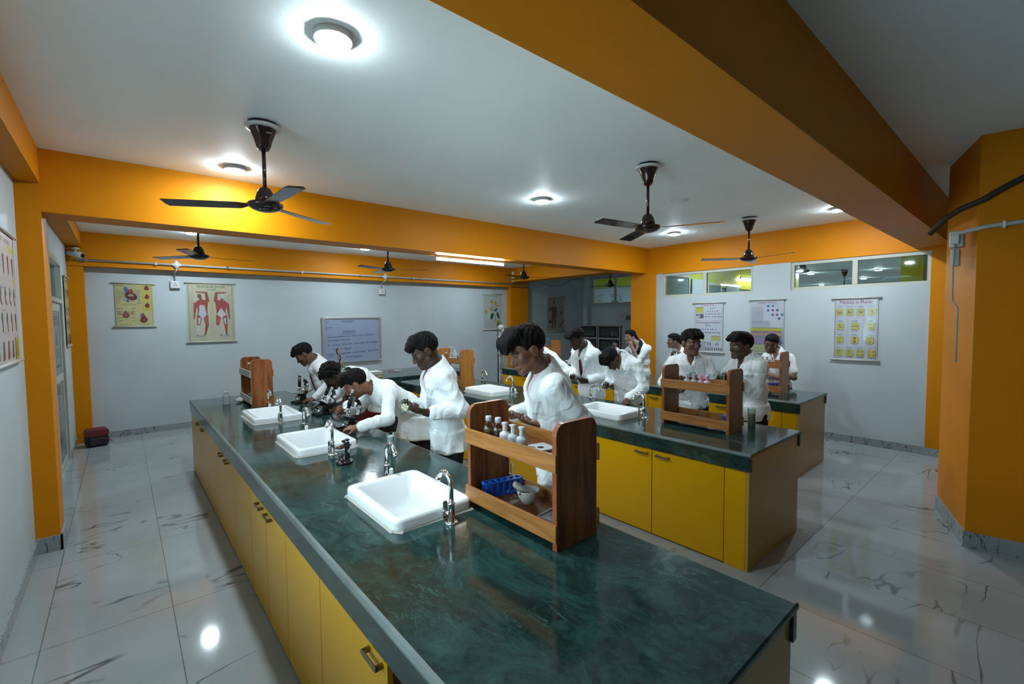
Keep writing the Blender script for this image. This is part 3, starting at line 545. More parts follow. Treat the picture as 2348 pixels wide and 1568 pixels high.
# ---------------- printed charts ----------------
_TX={}
def text_polys(s,size,shear=0.):
    key=(s,shear)
    if key not in _TX:
        cu=bpy.data.curves.new('t','FONT'); cu.body=s; cu.size=1; cu.shear=shear; cu.align_x='CENTER'; cu.align_y='CENTER'; cu.resolution_u=2
        o=bpy.data.objects.new('t',cu); COL.objects.link(o); dg=bpy.context.evaluated_depsgraph_get(); me=o.evaluated_get(dg).to_mesh()
        _TX[key]=([tuple(v.co) for v in me.vertices],[tuple(p.vertices) for p in me.polygons]); o.evaluated_get(dg).to_mesh_clear(); bpy.data.objects.remove(o); bpy.data.curves.remove(cu)
    v,f=_TX[key]; return [(a*size,b*size) for a,b,c in v],f
class Print:
    """flat coloured shapes laid on a sheet; x right, y up, thickness stacked in fractions of a millimetre"""
    def __init__(s): s.v=[]; s.f=[]; s.c=[]; s.k=0; s.fn=lambda x,y:0.
    def poly(s,pts,col,faces=None,layer=None):
        s.k+=1; z=-.0004-.00004*s.k if layer is None else -layer
        o=len(s.v); s.v+=[(p[0],z,p[1]) for p in pts]
        for f in (faces or [tuple(range(len(pts)))]): s.f.append(tuple(o+i for i in f)); s.c.append(col)
    def rect(s,x0,y0,x1,y1,col): s.poly([(x0,y0),(x1,y0),(x1,y1),(x0,y1)],col)
    def rr(s,x0,y0,x1,y1,r,col): s.poly(rrect(x0,y0,x1,y1,r,4),col)
    def disc(s,x,y,r,col,ry=None,n=14,rot=0.):
        ry=ry or r; c,q=math.cos(rot),math.sin(rot)
        s.poly([(x+r*math.cos(2*PI*k/n)*c-ry*math.sin(2*PI*k/n)*q,y+r*math.cos(2*PI*k/n)*q+ry*math.sin(2*PI*k/n)*c) for k in range(n)],col)
    def line(s,pts,w,col):
        for a,b in zip(pts,pts[1:]):
            d=Vector((b[0]-a[0],b[1]-a[1])); L=d.length
            if L<1e-6: continue
            n=Vector((-d.y,d.x))/L*w/2; s.poly([(a[0]+n.x,a[1]+n.y),(a[0]-n.x,a[1]-n.y),(b[0]-n.x,b[1]-n.y),(b[0]+n.x,b[1]+n.y)],col)
    def limb(s,a,b,ra,rb,col):
        d=Vector((b[0]-a[0],b[1]-a[1])); n=Vector((-d.y,d.x)).normalized(); s.poly([(a[0]+n.x*ra,a[1]+n.y*ra),(a[0]-n.x*ra,a[1]-n.y*ra),(b[0]-n.x*rb,b[1]-n.y*rb),(b[0]+n.x*rb,b[1]+n.y*rb)],col); s.disc(*b,rb,col,n=8)
    def frame(s,x0,y0,x1,y1,w,col): s.line([(x0,y0),(x1,y0),(x1,y1),(x0,y1),(x0,y0)],w,col)
    def text(s,t,x,y,size,col,shear=0.,width=None,rot=0.,left=False):
        v,f=text_polys(t,size,shear)
        if not v: return
        xs=[p[0] for p in v]; w=max(xs)-min(xs); k=width/w if width else 1.; cx=(max(xs)+min(xs))/2
        if left: cx=min(xs)
        c,q=math.cos(rot),math.sin(rot); s.poly([(x+(p[0]-cx)*k*c-p[1]*q,y+(p[0]-cx)*k*q+p[1]*c) for p in v],col,f)
    def caption(s,x0,y,x1,col=(.2,.2,.2),h=.006,seed=0):
        r=random.Random(seed*77+int(y*1000)+int(x0*1000)); x=x0
        while x<x1-.004: L=r.uniform(.006,.02); s.rect(x,y-h/2,min(x+L,x1),y+h/2,col); x+=L+.005
    def build(s,name,mat,parent,w,h,base,bow=.0):
        nx,nz=8,12; vs=[];fs=[]
        for j in range(nz+1):
            for i in range(nx+1): vs.append((w*i/nx,0,h*j/nz))
        for j in range(nz):
            for i in range(nx): a=j*(nx+1)+i; fs.append((a,a+1,a+nx+2,a+nx+1))
        n0=len(vs); V=vs+s.v; F=fs+[tuple(n0+i for i in f) for f in s.f]; C=[base]*len(fs)+s.c
        V=[(x,y-bow*math.sin(PI*min(max(x/w,0),1))*(.6+.4*math.sin(5*z/h)),z) for x,y,z in V]
        me=bpy.data.meshes.new(name); me.from_pydata(V,[],F); at=me.color_attributes.new('Col','FLOAT_COLOR','CORNER'); buf=[]
        for p in me.polygons: buf+= [*C[p.index],1.]*len(p.vertices)
        at.data.foreach_set('color',buf); me.materials.append(mat); me.update(); o=bpy.data.objects.new(name,me); COL.objects.link(o); o.parent=parent; return o
RAIL=M('chart_rail',(.44,.44,.40),.35)
INK=(.05,.05,.06); CRM=(.70,.66,.36); CREAM=(.72,.69,.46); PAPER=(.66,.71,.76); MARO=(.30,.03,.09); MUS=(.42,.10,.09); FLESH=(.42,.27,.20); PY=(.62,.60,.10); PB=(.04,.18,.45)
def chart(label,w,h,loc,rz,draw,base,mat=None,over=.035,group='hanging wall charts'):
    """loc = bottom left corner of the sheet on the wall"""
    t=thing('wall_chart',label,'poster',loc,rz,group); P=Print(); draw(P,w,h); P.build('sheet',mat or PRINT,t,w,h,base,.004)
    for z,nm in ((h,'top_rail'),(0,'bottom_rail')):
        b=MB(); b.tube([(-over,-.008,z),(w+over,-.008,z)],.011,10); b.build(nm,RAIL,t)
    b=MB(); b.tube([(w*.42,-.008,h+.008),(w*.5,-.004,h+.028),(w*.58,-.008,h+.008)],.003,6); b.build('hanging_loop',RAIL,t)
    return t
def blob(P,x,y,s,col,col2,seed):
    r=random.Random(seed); n=16; pts=[(x+s*.8*(1+r.uniform(-.15,.15))*math.cos(2*PI*k/n)*(1-.25*math.sin(2*PI*k/n)),y+s*(1+r.uniform(-.1,.1))*math.sin(2*PI*k/n)) for k in range(n)]
    P.poly(pts,col); P.disc(x+s*.1,y-s*.15,s*.5,col2,s*.4,rot=.5)
    for k in range(4): a=1.2+.35*k; P.line([(x+s*.3*math.cos(a),y+s*.7*math.sin(a)),(x+s*.5*math.cos(a),y+s*1.25*math.sin(a))],s*.22,col2 if k%2 else col)
def d_heart(P,w,h):
    P.frame(.012,.012,w-.012,h-.012,.004,(.4,.38,.3)); P.rect(w*.70,h*.36,w-.016,h-.016,(.66,.56,.14)); P.text('Heart',.02,h-.035,.042,INK,left=True)
    for k in range(26):
        a=PI*k/13; P.line([(w*.36,h*.72),(w*.36+.125*math.cos(a),h*.74+.12*math.sin(a))],.007,(.20,.22,.20) if k%2 else (.38,.42,.40))
    P.limb((w*.27,h*.92),(w*.32,h*.76),.014,.022,(.06,.20,.50)); P.limb((w*.30,h*.62),(w*.33,h*.58),.016,.016,(.06,.20,.50)); P.disc(w*.40,h*.81,.035,(.42,.08,.05)); P.disc(w*.42,h*.70,.075,(.10,.045,.04),.058,rot=-.5); P.poly([(w*.32,h*.72),(w*.42,h*.76),(w*.50,h*.73),(w*.46,h*.69),(w*.37,h*.69)],(.55,.50,.25)); P.disc(w*.44,h*.66,.04,(.20,.07,.06),.03,rot=-.4)
    for k in range(3): blob(P,w*.84,h*(.90-.205*k),.035,(.18,.035,.04),(.32,.08,.07),k)
    blob(P,w*.26,h*.27,.05,(.30,.10,.09),(.36,.16,.13),5); blob(P,w*.73,h*.17,.055,(.22,.05,.045),(.30,.08,.06),6); P.limb((w*.66,h*.22),(w*.67,h*.29),.012,.012,(.10,.25,.52)); P.limb((w*.71,h*.24),(w*.72,h*.30),.012,.012,(.5,.06,.04))
    for s in (-1,1): P.line([(w*.26+s*.03,h*.33),(w*.26+s*.085,h*.33),(w*.26+s*.09,h*.30),(w*.26+s*.04,h*.295)],.004,(.25,.15,.1))
    P.text('STRUCTURE OF THE HEART',w*.36,h*.515,.013,INK)
    for k in range(9): P.caption(.02,h*(.86-.04*k),.06,seed=k); P.caption(w*.58,h*(.86-.04*k),w*.67,seed=k+20)
    for k in range(5): P.caption(.02,h*(.42-.07*k),.08,seed=k+40); P.caption(w*.42,h*(.42-.07*k),w*.52,seed=k+50)
    P.text('CHAMBERS OF THE HEART',w*.26,.028,.012,INK); P.text('CORONARY ARTERY',w*.74,.028,.012,INK)
def muscle_man(P,x,y,s,back):
    W=(.62,.66,.70); g=1 if not back else -1; A=lambda u,v:(x+u*s*g*.66,y+v*s); c=MUS; full=s; s=s*.72; A=lambda u,v:(x+u*full*g*.66,y+v*full)
    for sd,kx in ((-1,-.10),(1,.10)):
        hip=A(sd*.09,.50); kn=A(kx*1.25-.02*g*0,.27); an=A(sd*.10-.04,.05)
        P.limb(hip,kn,.075*s,.045*s,c); P.limb(kn,an,.045*s,.022*s,W if (sd<0)!=back else c); P.limb(A(sd*.09,.44),A(sd*.115,.30),.035*s,.02*s,W if sd<0 else (.5,.16,.14)); P.limb(an,A(sd*.10-.10,.015),.02*s,.015*s,(.3,.2,.2))
    P.poly([A(-.19,.80),A(-.10,.86),A(.10,.86),A(.18,.82),A(.15,.62),A(.15,.50),A(-.15,.50),A(-.13,.62)],c)
    P.poly([A(-.08,.74),A(.07,.74),A(.10,.60),A(.13,.52),A(0,.42),A(-.12,.52),A(-.09,.60)] if not back else [A(0,.68),A(.15,.52),A(0,.44),A(-.15,.52)],W)
    P.limb(A(-.19,.79),A(-.22,.60),.05*s,.035*s,c); P.limb(A(-.22,.60),A(-.25,.42),.032*s,.018*s,(.3,.14,.12)); P.disc(*A(-.26,.39),.022*s,W)
    P.limb(A(.17,.82),A(.13,1.03),.05*s,.035*s,(.34,.10,.08)); P.limb(A(.13,1.03),A(-.16,1.04),.032*s,.02*s,(.34,.16,.13)); P.disc(*A(-.19,1.01),.03*s,W)
    P.limb(A(-.02,.84),A(-.05,.92),.04*s,.035*s,c); P.disc(*A(-.07,.945),.062*s,W if back else (.22,.13,.11),.07*s); P.disc(*A(-.10,.01),.10*s if not back else .09*s,(.45,.48,.50),.035*s)
def d_muscle(P,w,h):
    P.frame(.02,.02,w-.02,h-.02,.005,(.16,.14,.13)); P.text('MUSCULAR SYSTEM',w*.52,h-.062,.055,INK,width=w*.60); P.text('\u092e\u093e\u0902\u0938 \u092a\u0947\u0936\u093f\u092f\u093e\u0901',w*.52,h-.115,.034,INK,width=w*.2)
    muscle_man(P,w*.31,.085,.72,False); muscle_man(P,w*.72,.085,.72,True)
    for k in range(26):
        y=h*(.82-.028*k)
        for a,e in ((.05,.14),(.47,.56),(.86,.95)): P.caption(w*a,y,w*e,(.35,.33,.22),.004,k+int(a*90))
    P.text('FRONT VIEW',w*.30,.045,.017,INK); P.text('BACK VIEW',w*.74,.045,.017,INK)
def d_flower(P,w,h):
    P.frame(.008,.008,w-.008,h-.008,.003,(.4,.43,.45)); P.text('Mustard Plant',w*.5,h-.05,.034,INK,width=w*.66); G1=(.03,.16,.06)
    P.line([(w*.62,h*.22),(w*.66,h*.35),(w*.56,h*.50),(w*.50,h*.62),(w*.46,h*.78)],.012,(.10,.20,.08)); P.line([(w*.56,h*.50),(w*.64,h*.62),(w*.66,h*.74)],.009,(.10,.2,.08)); P.line([(w*.56,h*.5),(w*.44,h*.58)],.008,(.1,.2,.08)); P.line([(w*.66,h*.35),(w*.66,h*.25),(w*.56,h*.20)],.006,(.3,.26,.22))
    for x,y in ((.44,.79),(.66,.76),(.42,.58),(.76,.69),(.14,.50)):
        for k in range(5): a=2*PI*k/5; P.disc(w*x+.028*math.cos(a),h*y+.028*math.sin(a),.02,(.60,.48,.02))
        P.disc(w*x,h*y,.013,(.30,.28,.02))
    for x,y,rx,ry,r in ((.46,.38,.05,.09,-.3),(.82,.40,.04,.10,.4),(.70,.56,.06,.03,.7)): P.disc(w*x,h*y,rx,G1,ry,rot=r)
    P.disc(w*.10,h*.84,.018,PY); P.line([(w*.10,h*.84),(w*.10,h*.76)],.006,(.1,.2,.08)); P.line([(w*.14,h*.48),(w*.15,h*.38)],.02,(.45,.5,.42)); P.rect(w*.70,.03,w-.02,h*.27,(.58,.58,.16)); P.disc(w*.84,h*.155,.05,(.25,.26,.10)); P.disc(w*.84,h*.155,.043,(.58,.58,.16)); P.disc(w*.84,h*.155,.01,(.2,.2,.1))
    for k in range(8): P.caption(.04,h*(.72-.03*k),.16,(.4,.43,.45),.004,k)
    for k in range(7): P.caption(.04,h*(.25-.03*k),w*.32,(.3,.33,.35),.005,k+9); P.caption(w*.38,h*(.25-.03*k),w*.6,(.3,.33,.35),.005,k+30)
    for y in (.28,.60): P.line([(.03,h*y),(w*.3,h*y)],.003,(.4,.43,.45))
def d_body(P,w,h):
    for k in range(2): P.caption(w*.08,h-.06-.055*k,w*(.62 if k==0 else .36),(.10,.08,.06),.022,k)
    x=w*.38; s=.82; c=(.22,.13,.10)
    P.disc(x,h*.83,.045,c,.055); P.poly([(x-.10,h*.72),(x+.10,h*.72),(x+.07,h*.48),(x-.07,h*.48)],c); P.limb((x-.045,h*.48),(x-.06,h*.10),.05,.02,c); P.limb((x+.045,h*.48),(x+.05,h*.10),.05,.02,c); P.limb((x+.10,h*.70),(x+.13,h*.44),.03,.017,c); P.limb((x-.10,h*.70),(x-.16,h*.60),.028,.02,c); P.limb((x-.16,h*.60),(x-.19,h*.72),.02,.02,c); P.line([(x,h*.70),(x,h*.50)],.012,(.35,.06,.05))
    for y,r in ((.86,.05),(.72,.055)): P.disc(w*.80,h*y,r,(.33,.33,.22)); P.disc(w*.80,h*y,r*.6,(.45,.45,.32))
    P.disc(w*.82,h*.55,.045,(.13,.13,.13),.06); P.disc(w*.82,h*.57,.025,(.4,.38,.3)); P.line([(w*.70,h*.12),(w*.86,h*.24),(w*.96,h*.32)],.05,(.28,.09,.10)); P.rect(w*.68,.03,w*.95,h*.12,(.35,.40,.45)); P.rect(w*.09,h*.24,w*.24,h*.33,(.18,.06,.06))
    for k in range(16): P.caption(w*.06,h*(.80-.035*k),w*.14,(.35,.32,.2),.004,k)
def dots(P,rows,w,h,sz=.010):
    for y,xs in rows:
        for k,x in enumerate(xs):
            c=PB if (k*7+int(y*100))%3 else MARO
            if k%2: P.disc(w*x,h*y,sz,c,n=10)
            else: P.rect(w*x-sz,h*y-sz,w*x+sz,h*y+sz,c)
def d_ylink(P,w,h):
    P.frame(.012,.012,w-.012,h-.012,.003,(.35,.36,.42)); P.text('Y-linked Trait',w*.47,h-.042,.042,MARO); P.text('Pedigree Analysis',w*.66,h-.085,.016,INK); P.rect(.03,h*.80,w*.33,h*.905,PY); P.rect(.03,h*.90,w*.33,h*.915,(.28,.27,.08)); P.rect(.03,h*.69,w*.33,h*.775,(.14,.15,.17)); P.disc(w*.16,h*.73,.03,(.5,.5,.5)); P.disc(w*.10,h*.71,.025,(.6,.6,.6))
    dots(P,[(.885,[.57,.66]),(.83,[.48,.56,.64,.72,.80]),(.775,[.42,.5,.57,.64,.72,.80,.86,.93]),(.72,[.40,.46,.53,.65,.71,.76,.84,.9,.95])],w,h,.008)
    P.line([(.012,h*.645),(w-.012,h*.645)],.004,(.35,.36,.42)); P.text('Mitochondrial Inheritance',w*.5,h*.605,.042,MARO,width=w*.82); P.text('Pedigree Analysis',w*.48,h*.57,.016,INK)
    dots(P,[(.535,[.45,.56]),(.465,[.15,.24,.32,.40,.50,.59,.66,.76]),(.40,[.14,.24,.29,.35,.42,.48,.54,.60,.68,.74,.82,.89])],w,h,.009)
    P.rect(.025,h*.235,w-.04,h*.335,(.56,.57,.22)); P.rect(.025,h*.325,w-.04,h*.335,(.25,.25,.14)); P.text('Codominance',w*.26,h*.205,.04,INK,width=w*.46)
    for k in range(9): P.caption(.03,h*(.175-.017*k),w*.42,(.33,.35,.40),.005,k)
    for x,y,a,b in ((.55,.17,MARO,INK),(.82,.17,PB,PB),(.48,.07,INK,INK),(.62,.07,INK,INK),(.78,.07,INK,INK),(.92,.07,INK,INK)):
        for q,cc in ((-.018,a),(.018,b)): P.disc(w*x+q,h*y+.022,.006,cc,n=8); P.rect(w*x+q-.006,h*y-.022,w*x+q+.006,h*y+.014,cc)
def d_pedigree(P,w,h):
    P.text('Pedigree Analysis',w*.5,h-.045,.044,MARO,width=w*.56); P.rect(w*.15,h-.083,w*.88,h-.080,(.4,.4,.45))
    dots(P,[(.88,[.54,.68]),(.80,[.54,.68,.81]),(.715,[.68,.81,.95]),(.645,[.87])],w,h,.016)
    for k in range(15): P.caption(.02,h*(.865-.02*k),w*.40,(.36,.38,.43),.005,k+3)
    for k in range(7): P.caption(.02,h*(.595-.017*k),w*.62,(.36,.38,.43),.005,k+30)
    for y0,y1,c,d in ((.415,.475,PY,(.25,.25,.10)),(.315,.395,(.50,.34,.32),(.28,.06,.09)),(.175,.295,(.36,.26,.46),(.25,.2,.35)),(.015,.155,(.44,.50,.28),(.3,.33,.2))):
        P.rect(.014,h*y0,w-.014,h*y1,c); P.rect(.014,h*(y1-.012),w-.014,h*y1,d)
        for k in range(int((y1-y0)/.02)-1): P.caption(.03,h*(y1-.03-.02*k),w*.8,tuple(q*.75 for q in c),.004,k)
    dots(P,[(.25,[.85,.92]),(.215,[.89,.96]),(.185,[.93])],w,h,.011)
def cell(P,x,y,k):
    s=.042; P.rr(x-s,y-s*1.15,x+s,y+s*1.15,.016,(.36,.37,.10)); P.rr(x-s*.93,y-s*1.08,x+s*.93,y+s*1.08,.014,(.60,.60,.14))
    if k in (0,1,2): P.disc(x,y,s*.62,(.45,.28,.12)); P.disc(x+.004,y,s*.5,(.55,.50,.34)); P.line([(x-.02,y+.015),(x+.005,y-.018),(x+.02,y+.01)],.006,(.32,.03,.02) if k<1 else (.05,.04,.04))
    elif k==3 or k==4: P.rect(x-.02,y+.008,x+.01,y+.014,(.2,.05,.15)); P.rect(x-.01,y-.018,x+.025,y-.012,(.06,.05,.06)); P.rect(x-.008,y,x-.002,y+.024,(.2,.05,.15))
    elif k==5: [P.rect(x+q-.014,y-.003,x+q+.014,y+.004,(.05,.05,.05)) for q in (-.02,.02)]
    elif k in (6,7,9): P.disc(x,y+.02,.012,(.07,.06,.06),.004); P.disc(x,y-.022,.014,(.07,.06,.06),.005)
    elif k==8: P.disc(x,y+.022,.017,(.45,.12,.06)); P.disc(x,y-.022,.017,(.45,.12,.06))
    elif k in (10,11): [P.line([(x-.02,y+q),(x,y+q+.01),(x+.02,y+q)],.005,(.05,.05,.05)) for q in (.022,.005,-.02)]
    else: [P.disc(x+i*.02,y+j*.022,.011,(.45,.20,.08)) for i in (-1,1) for j in (-1,1)]
def d_meiosis(P,w,h):
    P.frame(.014,.014,w-.014,h-.014,.004,MARO); P.text('Meiosis in Plants',w*.5,h-.055,.07,(.34,.02,.06),width=w*.74)
    for y in (.885,.665,.445,.225): P.line([(.016,h*y),(w-.016,h*y)],.003,(.38,.36,.42))
    k=0
    for y,xs in ((.775,(.12,.37,.62,.88)),(.545,(.15,.50,.84)),(.325,(.15,.50,.84)),(.115,(.13,.38,.63,.88))):
        for x in xs:
            cell(P,w*x,h*y,k); P.caption(w*x-.03,h*(y+.085),w*x+.03,(.1,.1,.1),.006,k); P.caption(w*x-.035,h*(y-.08),w*x+.035,(.4,.42,.46),.004,k+9); k+=1
        for a,e in zip(xs,xs[1:]): P.line([(w*(a+e)/2,h*(y-.11)),(w*(a+e)/2,h*(y+.11))],.002,(.45,.45,.5)) if y<.7 else None
def d_left(P,w,h):
    P.frame(.012,.012,w-.012,h-.012,.004,(.45,.15,.15)); P.text('\u091c\u0921\u093c \u0914\u0930 \u0924\u0928\u093e',w*.5,h-.06,.05,(.25,.05,.03),width=w*.7)
    for y in (.86,.615): P.rect(.014,h*y,w-.014,h*(y+.04),(.62,.56,.05))
    for y in (.41,.20): P.line([(.014,h*y),(w-.014,h*y)],.003,(.45,.2,.2))
    for k in range(6):
        x=w*(.10+.16*k); P.limb((x,h*.82),(x,h*.68),.022,.005,(.40,.08,.06)); P.line([(x,h*.58),(x-.02,h*.48),(x+.02,h*.44)],.014,(.22,.10,.05)); P.disc(x,h*.53,.02,(.15,.2,.08)); P.line([(x,h*.38),(x+.01,h*.24)],.018,(.35,.17,.07)); P.disc(x,h*.34,.02,(.15,.2,.10),.03); P.poly([(x-.01,h*.17),(x+.01,h*.17),(x+.035,h*.04),(x-.035,h*.03)],(.30,.09,.04))
    P.rect(w*.84,h*.015,w-.014,h*.19,(.62,.56,.05))
    for k in range(14): P.caption(.03+(k%3)*.2,h*(.84-.055*k),.12+(k%3)*.2,(.4,.35,.35),.005,k)
chart('cream heart chart with yellow side strip, leftmost on the back wall',.455,.665,(-.055,YW-.012,1.695),0,d_heart,(.66,.61,.30))
chart('cream muscular system chart with two red muscle figures on the back wall',.66,.985,(.84,YW-.012,1.42),0,d_muscle,(.66,.64,.46))
chart('mustard plant chart with yellow flowers, beside the skeleton model',.56,.90,(6.95,YW-.012,1.49),0,d_flower,(.62,.66,.68))
chart('human body chart on the grey alcove wall',.70,1.0,(9.21,YW-.012,1.385),0,d_body,(.50,.47,.34))
R90=-PI/2
chart('Y-linked trait and mitochondrial inheritance chart, leftmost on the right wall',.50,.845,(XR-.012,3.985,1.16),R90,d_ylink,(.66,.70,.78),PRINTG)
chart('pedigree analysis chart with coloured bands, behind the girl in short sleeves',.48,.83,(XR-.012,3.045,1.195),R90,d_pedigree,(.64,.69,.77),PRINTG)
chart('meiosis in plants chart with yellow cells, rightmost on the right wall',.49,.85,(XR-.012,1.92,1.155),R90,d_meiosis,(.64,.68,.76),PRINTG)
chart('roots and stems chart at the left edge, cut off by the frame',.98,.84,(XL+.012,3.68,1.51),-R90,d_left,(.62,.56,.54))
chart('narrow yellow edged chart between the door and the back left pillar',.60,.93,(XL+.012,8.36,1.45),-R90,d_left,(.60,.52,.30))
for y,l,dr in ((11.0,'chart seen through the alcove window, with blue square',d_pedigree),(12.1,'portrait chart seen through the alcove window behind its mullion',d_body),(13.15,'line drawing chart seen through the alcove window',d_flower)):
    chart(l,.62,.9,(15.985,y,1.86),R90,dr,(.66,.70,.74),group='charts in the far room')
# whiteboard
t=thing('whiteboard','whiteboard with handwritten notes about indicators on the back wall','whiteboard',(2.985,YW-.03,.905)); w_,h_=1.19,.91
b=MB(); b.box((0,.001,0),(w_,.028,h_)); b.build('back_board',GREYPL,t)
P=Print(); K=(.03,.035,.09); hw=lambda s,x,y,z,wd=None,left=True,r=.02: P.text(s,x,y,z,K,.32,wd,r,left)
hw('15/09',.05,.80,.05,.07,r=.5); hw('Internal Assessment',.36,.84,.05,.27); P.line([(.40,.812),(.61,.822)],.005,K); hw('Sub:- Science',.05,.715,.04,.15); hw('Topic - 11',.05,.675,.035,.11)
hw('Indicators',.40,.63,.085,.25); P.line([(.36,.575),(.66,.59)],.006,K)
hw('chemical substance which shows / tells us whether a',.09,.525,.05,.96,r=.03); hw('given substance is acid or base',.09,.455,.05,.45,r=.03)
hw('Ex-  Turmeric , China Rose , Litmus Paper , Red Cabbage',.09,.365,.052,1.03,r=.035); hw('Juice  \u2192  Natural',.20,.285,.05,.36,r=.02); P.line([(.43,.252),(.53,.262)],.005,K)
hw('Artificial - Phenolphthalein , methyl Orange , Thymol blue',.06,.175,.055,1.07,r=.05); P.line([(.09,.130),(.22,.135)],.005,K); hw('Universal indicators',.43,.115,.05,.34,r=.02); P.line([(.60,.085),(.74,.092)],.005,K)
P.poly([(w_-.07,h_-.03),(w_-.045,h_-.03),(w_-.03,h_-.075),(w_-.05,h_-.08)],(.42,.40,.10)); P.build('writing_surface',attr_mat('whiteboard_print',.22),t,w_,h_,(.40,.48,.66)); 
b=MB(); f=.022; b.box((-.005,-.014,-.005),(w_+.005,.02,f)); b.box((-.005,-.014,h_-f),(w_+.005,.02,h_+.005)); b.box((-.005,-.014,f),(f,.02,h_-f)); b.box((w_-f,-.014,f),(w_+.005,.02,h_-f)); b.build('frame',M('aluminium',(.50,.52,.52),.35,.8),t,.003)
for x in (.015,w_-.015):
    for z in (.015,h_-.015): b=MB(); b.box((x-.03,-.019,z-.03),(x+.03,.0,z+.03)); b.build('corner_cap',GREYPL,t,.012)
# protective film with lettering on the door glass
d1=bpy.data.objects['door_1']; P=Print(); Wd=DY1-DY0
P.rect(.0,.0,Wd-.30,1.75,(.30,.37,.40)); P.rect(.02,1.12,Wd-.32,1.15,(.10,.12,.13)); P.text('FACADE',.45,.62,.26,(.06,.065,.07),rot=PI/2,width=.72); P.text('FACADE',.55,1.28,.17,(.06,.065,.07),width=.7); P.poly([(.40,1.38),(.55,1.55),(.70,1.38)],(.08,.14,.16))
for k in range(4): P.caption(.1,1.62+.03*k,.75,(.1,.12,.13),.012,k)
o=P.build('glass_film',attr_mat('door_film',.25),d1,Wd-.30,1.78,(.33,.40,.43)); o.location=(-.02,.15,.12); o.rotation_euler=(0,0,PI/2)
b=MB(); b.box((-.02,.11,.98),(.035,.135,1.10)); b.build('door_handle',STEEL,d1,.003)
b=MB(); b.prism([(-.03,-.2),(-.03,.2),(.08,.2),(.08,-.2)],'z',-.01,.0)
# fan maker's name on the nearest canopy is part of the print there
P=Print(); P.text('Crompton',0,0,.017,(.7,.7,.7),width=.06); o=P.build('maker_name',PRINT,FAN,.0001,.0001,(.02,.01,.01)); o.location=(-.030,-.062,-.075); o.rotation_euler=(R(25),0,R(-33-12))
# ---------------- microscopes and bench things ----------------
def frame_rot(o,rx): o.rotation_euler=(rx,0,0)
def make_scope(label,loc,rz,tilt):
    """local +y is the user's side"""
    t=thing('compound_microscope',label,'microscope',(loc[0],loc[1],T),rz,'black compound microscopes')
    b=MB(); b.prism([(-.052,-.085),(-.030,-.085),(-.022,.0),(.022,.0),(.030,-.085),(.052,-.085),(.052,.06),(.035,.08),(-.035,.08),(-.052,.06)],'z',0,.022); b.build('base',BLACK,t,.005)
    b=MB(); b.prism([(.075,.02),(.0,.02),(.015,.10),(.04,.115),(.06,.10)],'x',-.016,.016); b.build('pillar',BLACK,t,.004)
    up=bpy.data.objects.new('upper_body',None); 
    def mk(mb,name,m,bev=0.): 
        mb.xf(Matrix.Translation((0,.04,.10))@Matrix.Rotation(-tilt,4,'X')); return mb.build(name,m,t,bev)
    b=MB(); P=[(.04,-.02),(.056,.03),(.062,.08),(.052,.125),(.03,.155),(.0,.168)]; Q=[(.018,-.01),(.03,.035),(.034,.08),(.026,.11),(.008,.132),(-.012,.138)]
    b.prism([(y,z) for y,z in P]+[(y,z) for y,z in reversed(Q)],'x',-.013,.013); mk(b,'arm',BLACK,.003)
    b=MB(); b.box((-.0142,.022,.03),(.0142,.05,.075)); mk(b,'name_plate',SILVER)
    b=MB(); b.tube([(0,-.045,.07),(0,-.045,.20)],.0155,16); b.tube([(0,-.045,.10),(0,-.045,.165)],.018,16); mk(b,'body_tube',BLACK)
    b=MB(); b.box((-.010,-.034,.09),(.010,-.006,.18)); mk(b,'focus_rack',SILVER)
    b=MB(); b.tube([(0,-.045,.198),(0,-.045,.228)],.0125,16); b.tube([(0,-.045,.226),(0,-.045,.234)],.0145,16); mk(b,'eyepiece',SILVER)
    b=MB(); b.lathe([(.012,.0),(.024,.006),(.024,.014),(.014,.02)],(0,-.045,.055),18); mk(b,'nosepiece',SILVER)
    for a in (-PI/2,PI/6+.2,PI-.5):
        d=Vector((math.cos(a)*.5,math.sin(a)*.5,-.86)).normalized(); p=Vector((math.cos(a)*.012,-.045+math.sin(a)*.012,.058)); b=MB(); b.tube([p,p+d*.022,p+d*.023,p+d*.034],[.0085,.0085,.006,.005],12); mk(b,'objective',SILVER)
    b=MB(); b.box((-.05,-.095,.0),(.05,.018,.006)); mk(b,'stage',BLACK,.002)
    for s in (-1,1): b=MB(); b.box((s*.03-.004,-.08,.006),(s*.03+.004,-.02,.009)); mk(b,'stage_clip',SILVER)
    b=MB(); b.tube([(0,-.045,.0),(0,-.045,-.028)],.018,14); mk(b,'condenser',BLACK)
    for z in (.10,.055):
        for s in (-1,1): b=MB(); b.tube([(s*.013,.035,z),(s*.030,.035,z)],.016 if z>.07 else .012,14); mk(b,'focus_knob',SILVER)
    b=MB(); b.lathe([(.0,0),(.024,0),(.026,.004),(.0,.007)],n=18); o=b.build('mirror',SILVER,t); o.location=(0,-.035,.045); o.rotation_euler=(R(35),0,0)
    b=MB(); b.tube([(-.027,-.035,.05),(-.027,-.005,.045),(0,.0,.04),(.027,-.005,.045),(.027,-.035,.05)],.003,6); b.build('mirror_fork',BLACK,t)
    return t
SC3=make_scope('black microscope nearest the camera, used by the student leaning on the bench',(1.435,3.85),R(-100),R(14))
SC2=make_scope('tilted black microscope used by the curly haired student',(1.475,4.62),R(-80),R(30))
SC1=make_scope('upright black microscope in front of the student with the maroon tie',(1.52,5.50),R(-75),R(2))
t=thing('dissecting_microscope','small black dissecting microscope with a round base beside the second sink','microscope',(1.075,2.95,T),R(-60))
b=MB(); b.lathe([(.0,0),(.052,0),(.055,.004),(.055,.016),(.050,.022),(0,.022)],n=28); b.build('base',BLACK,t)
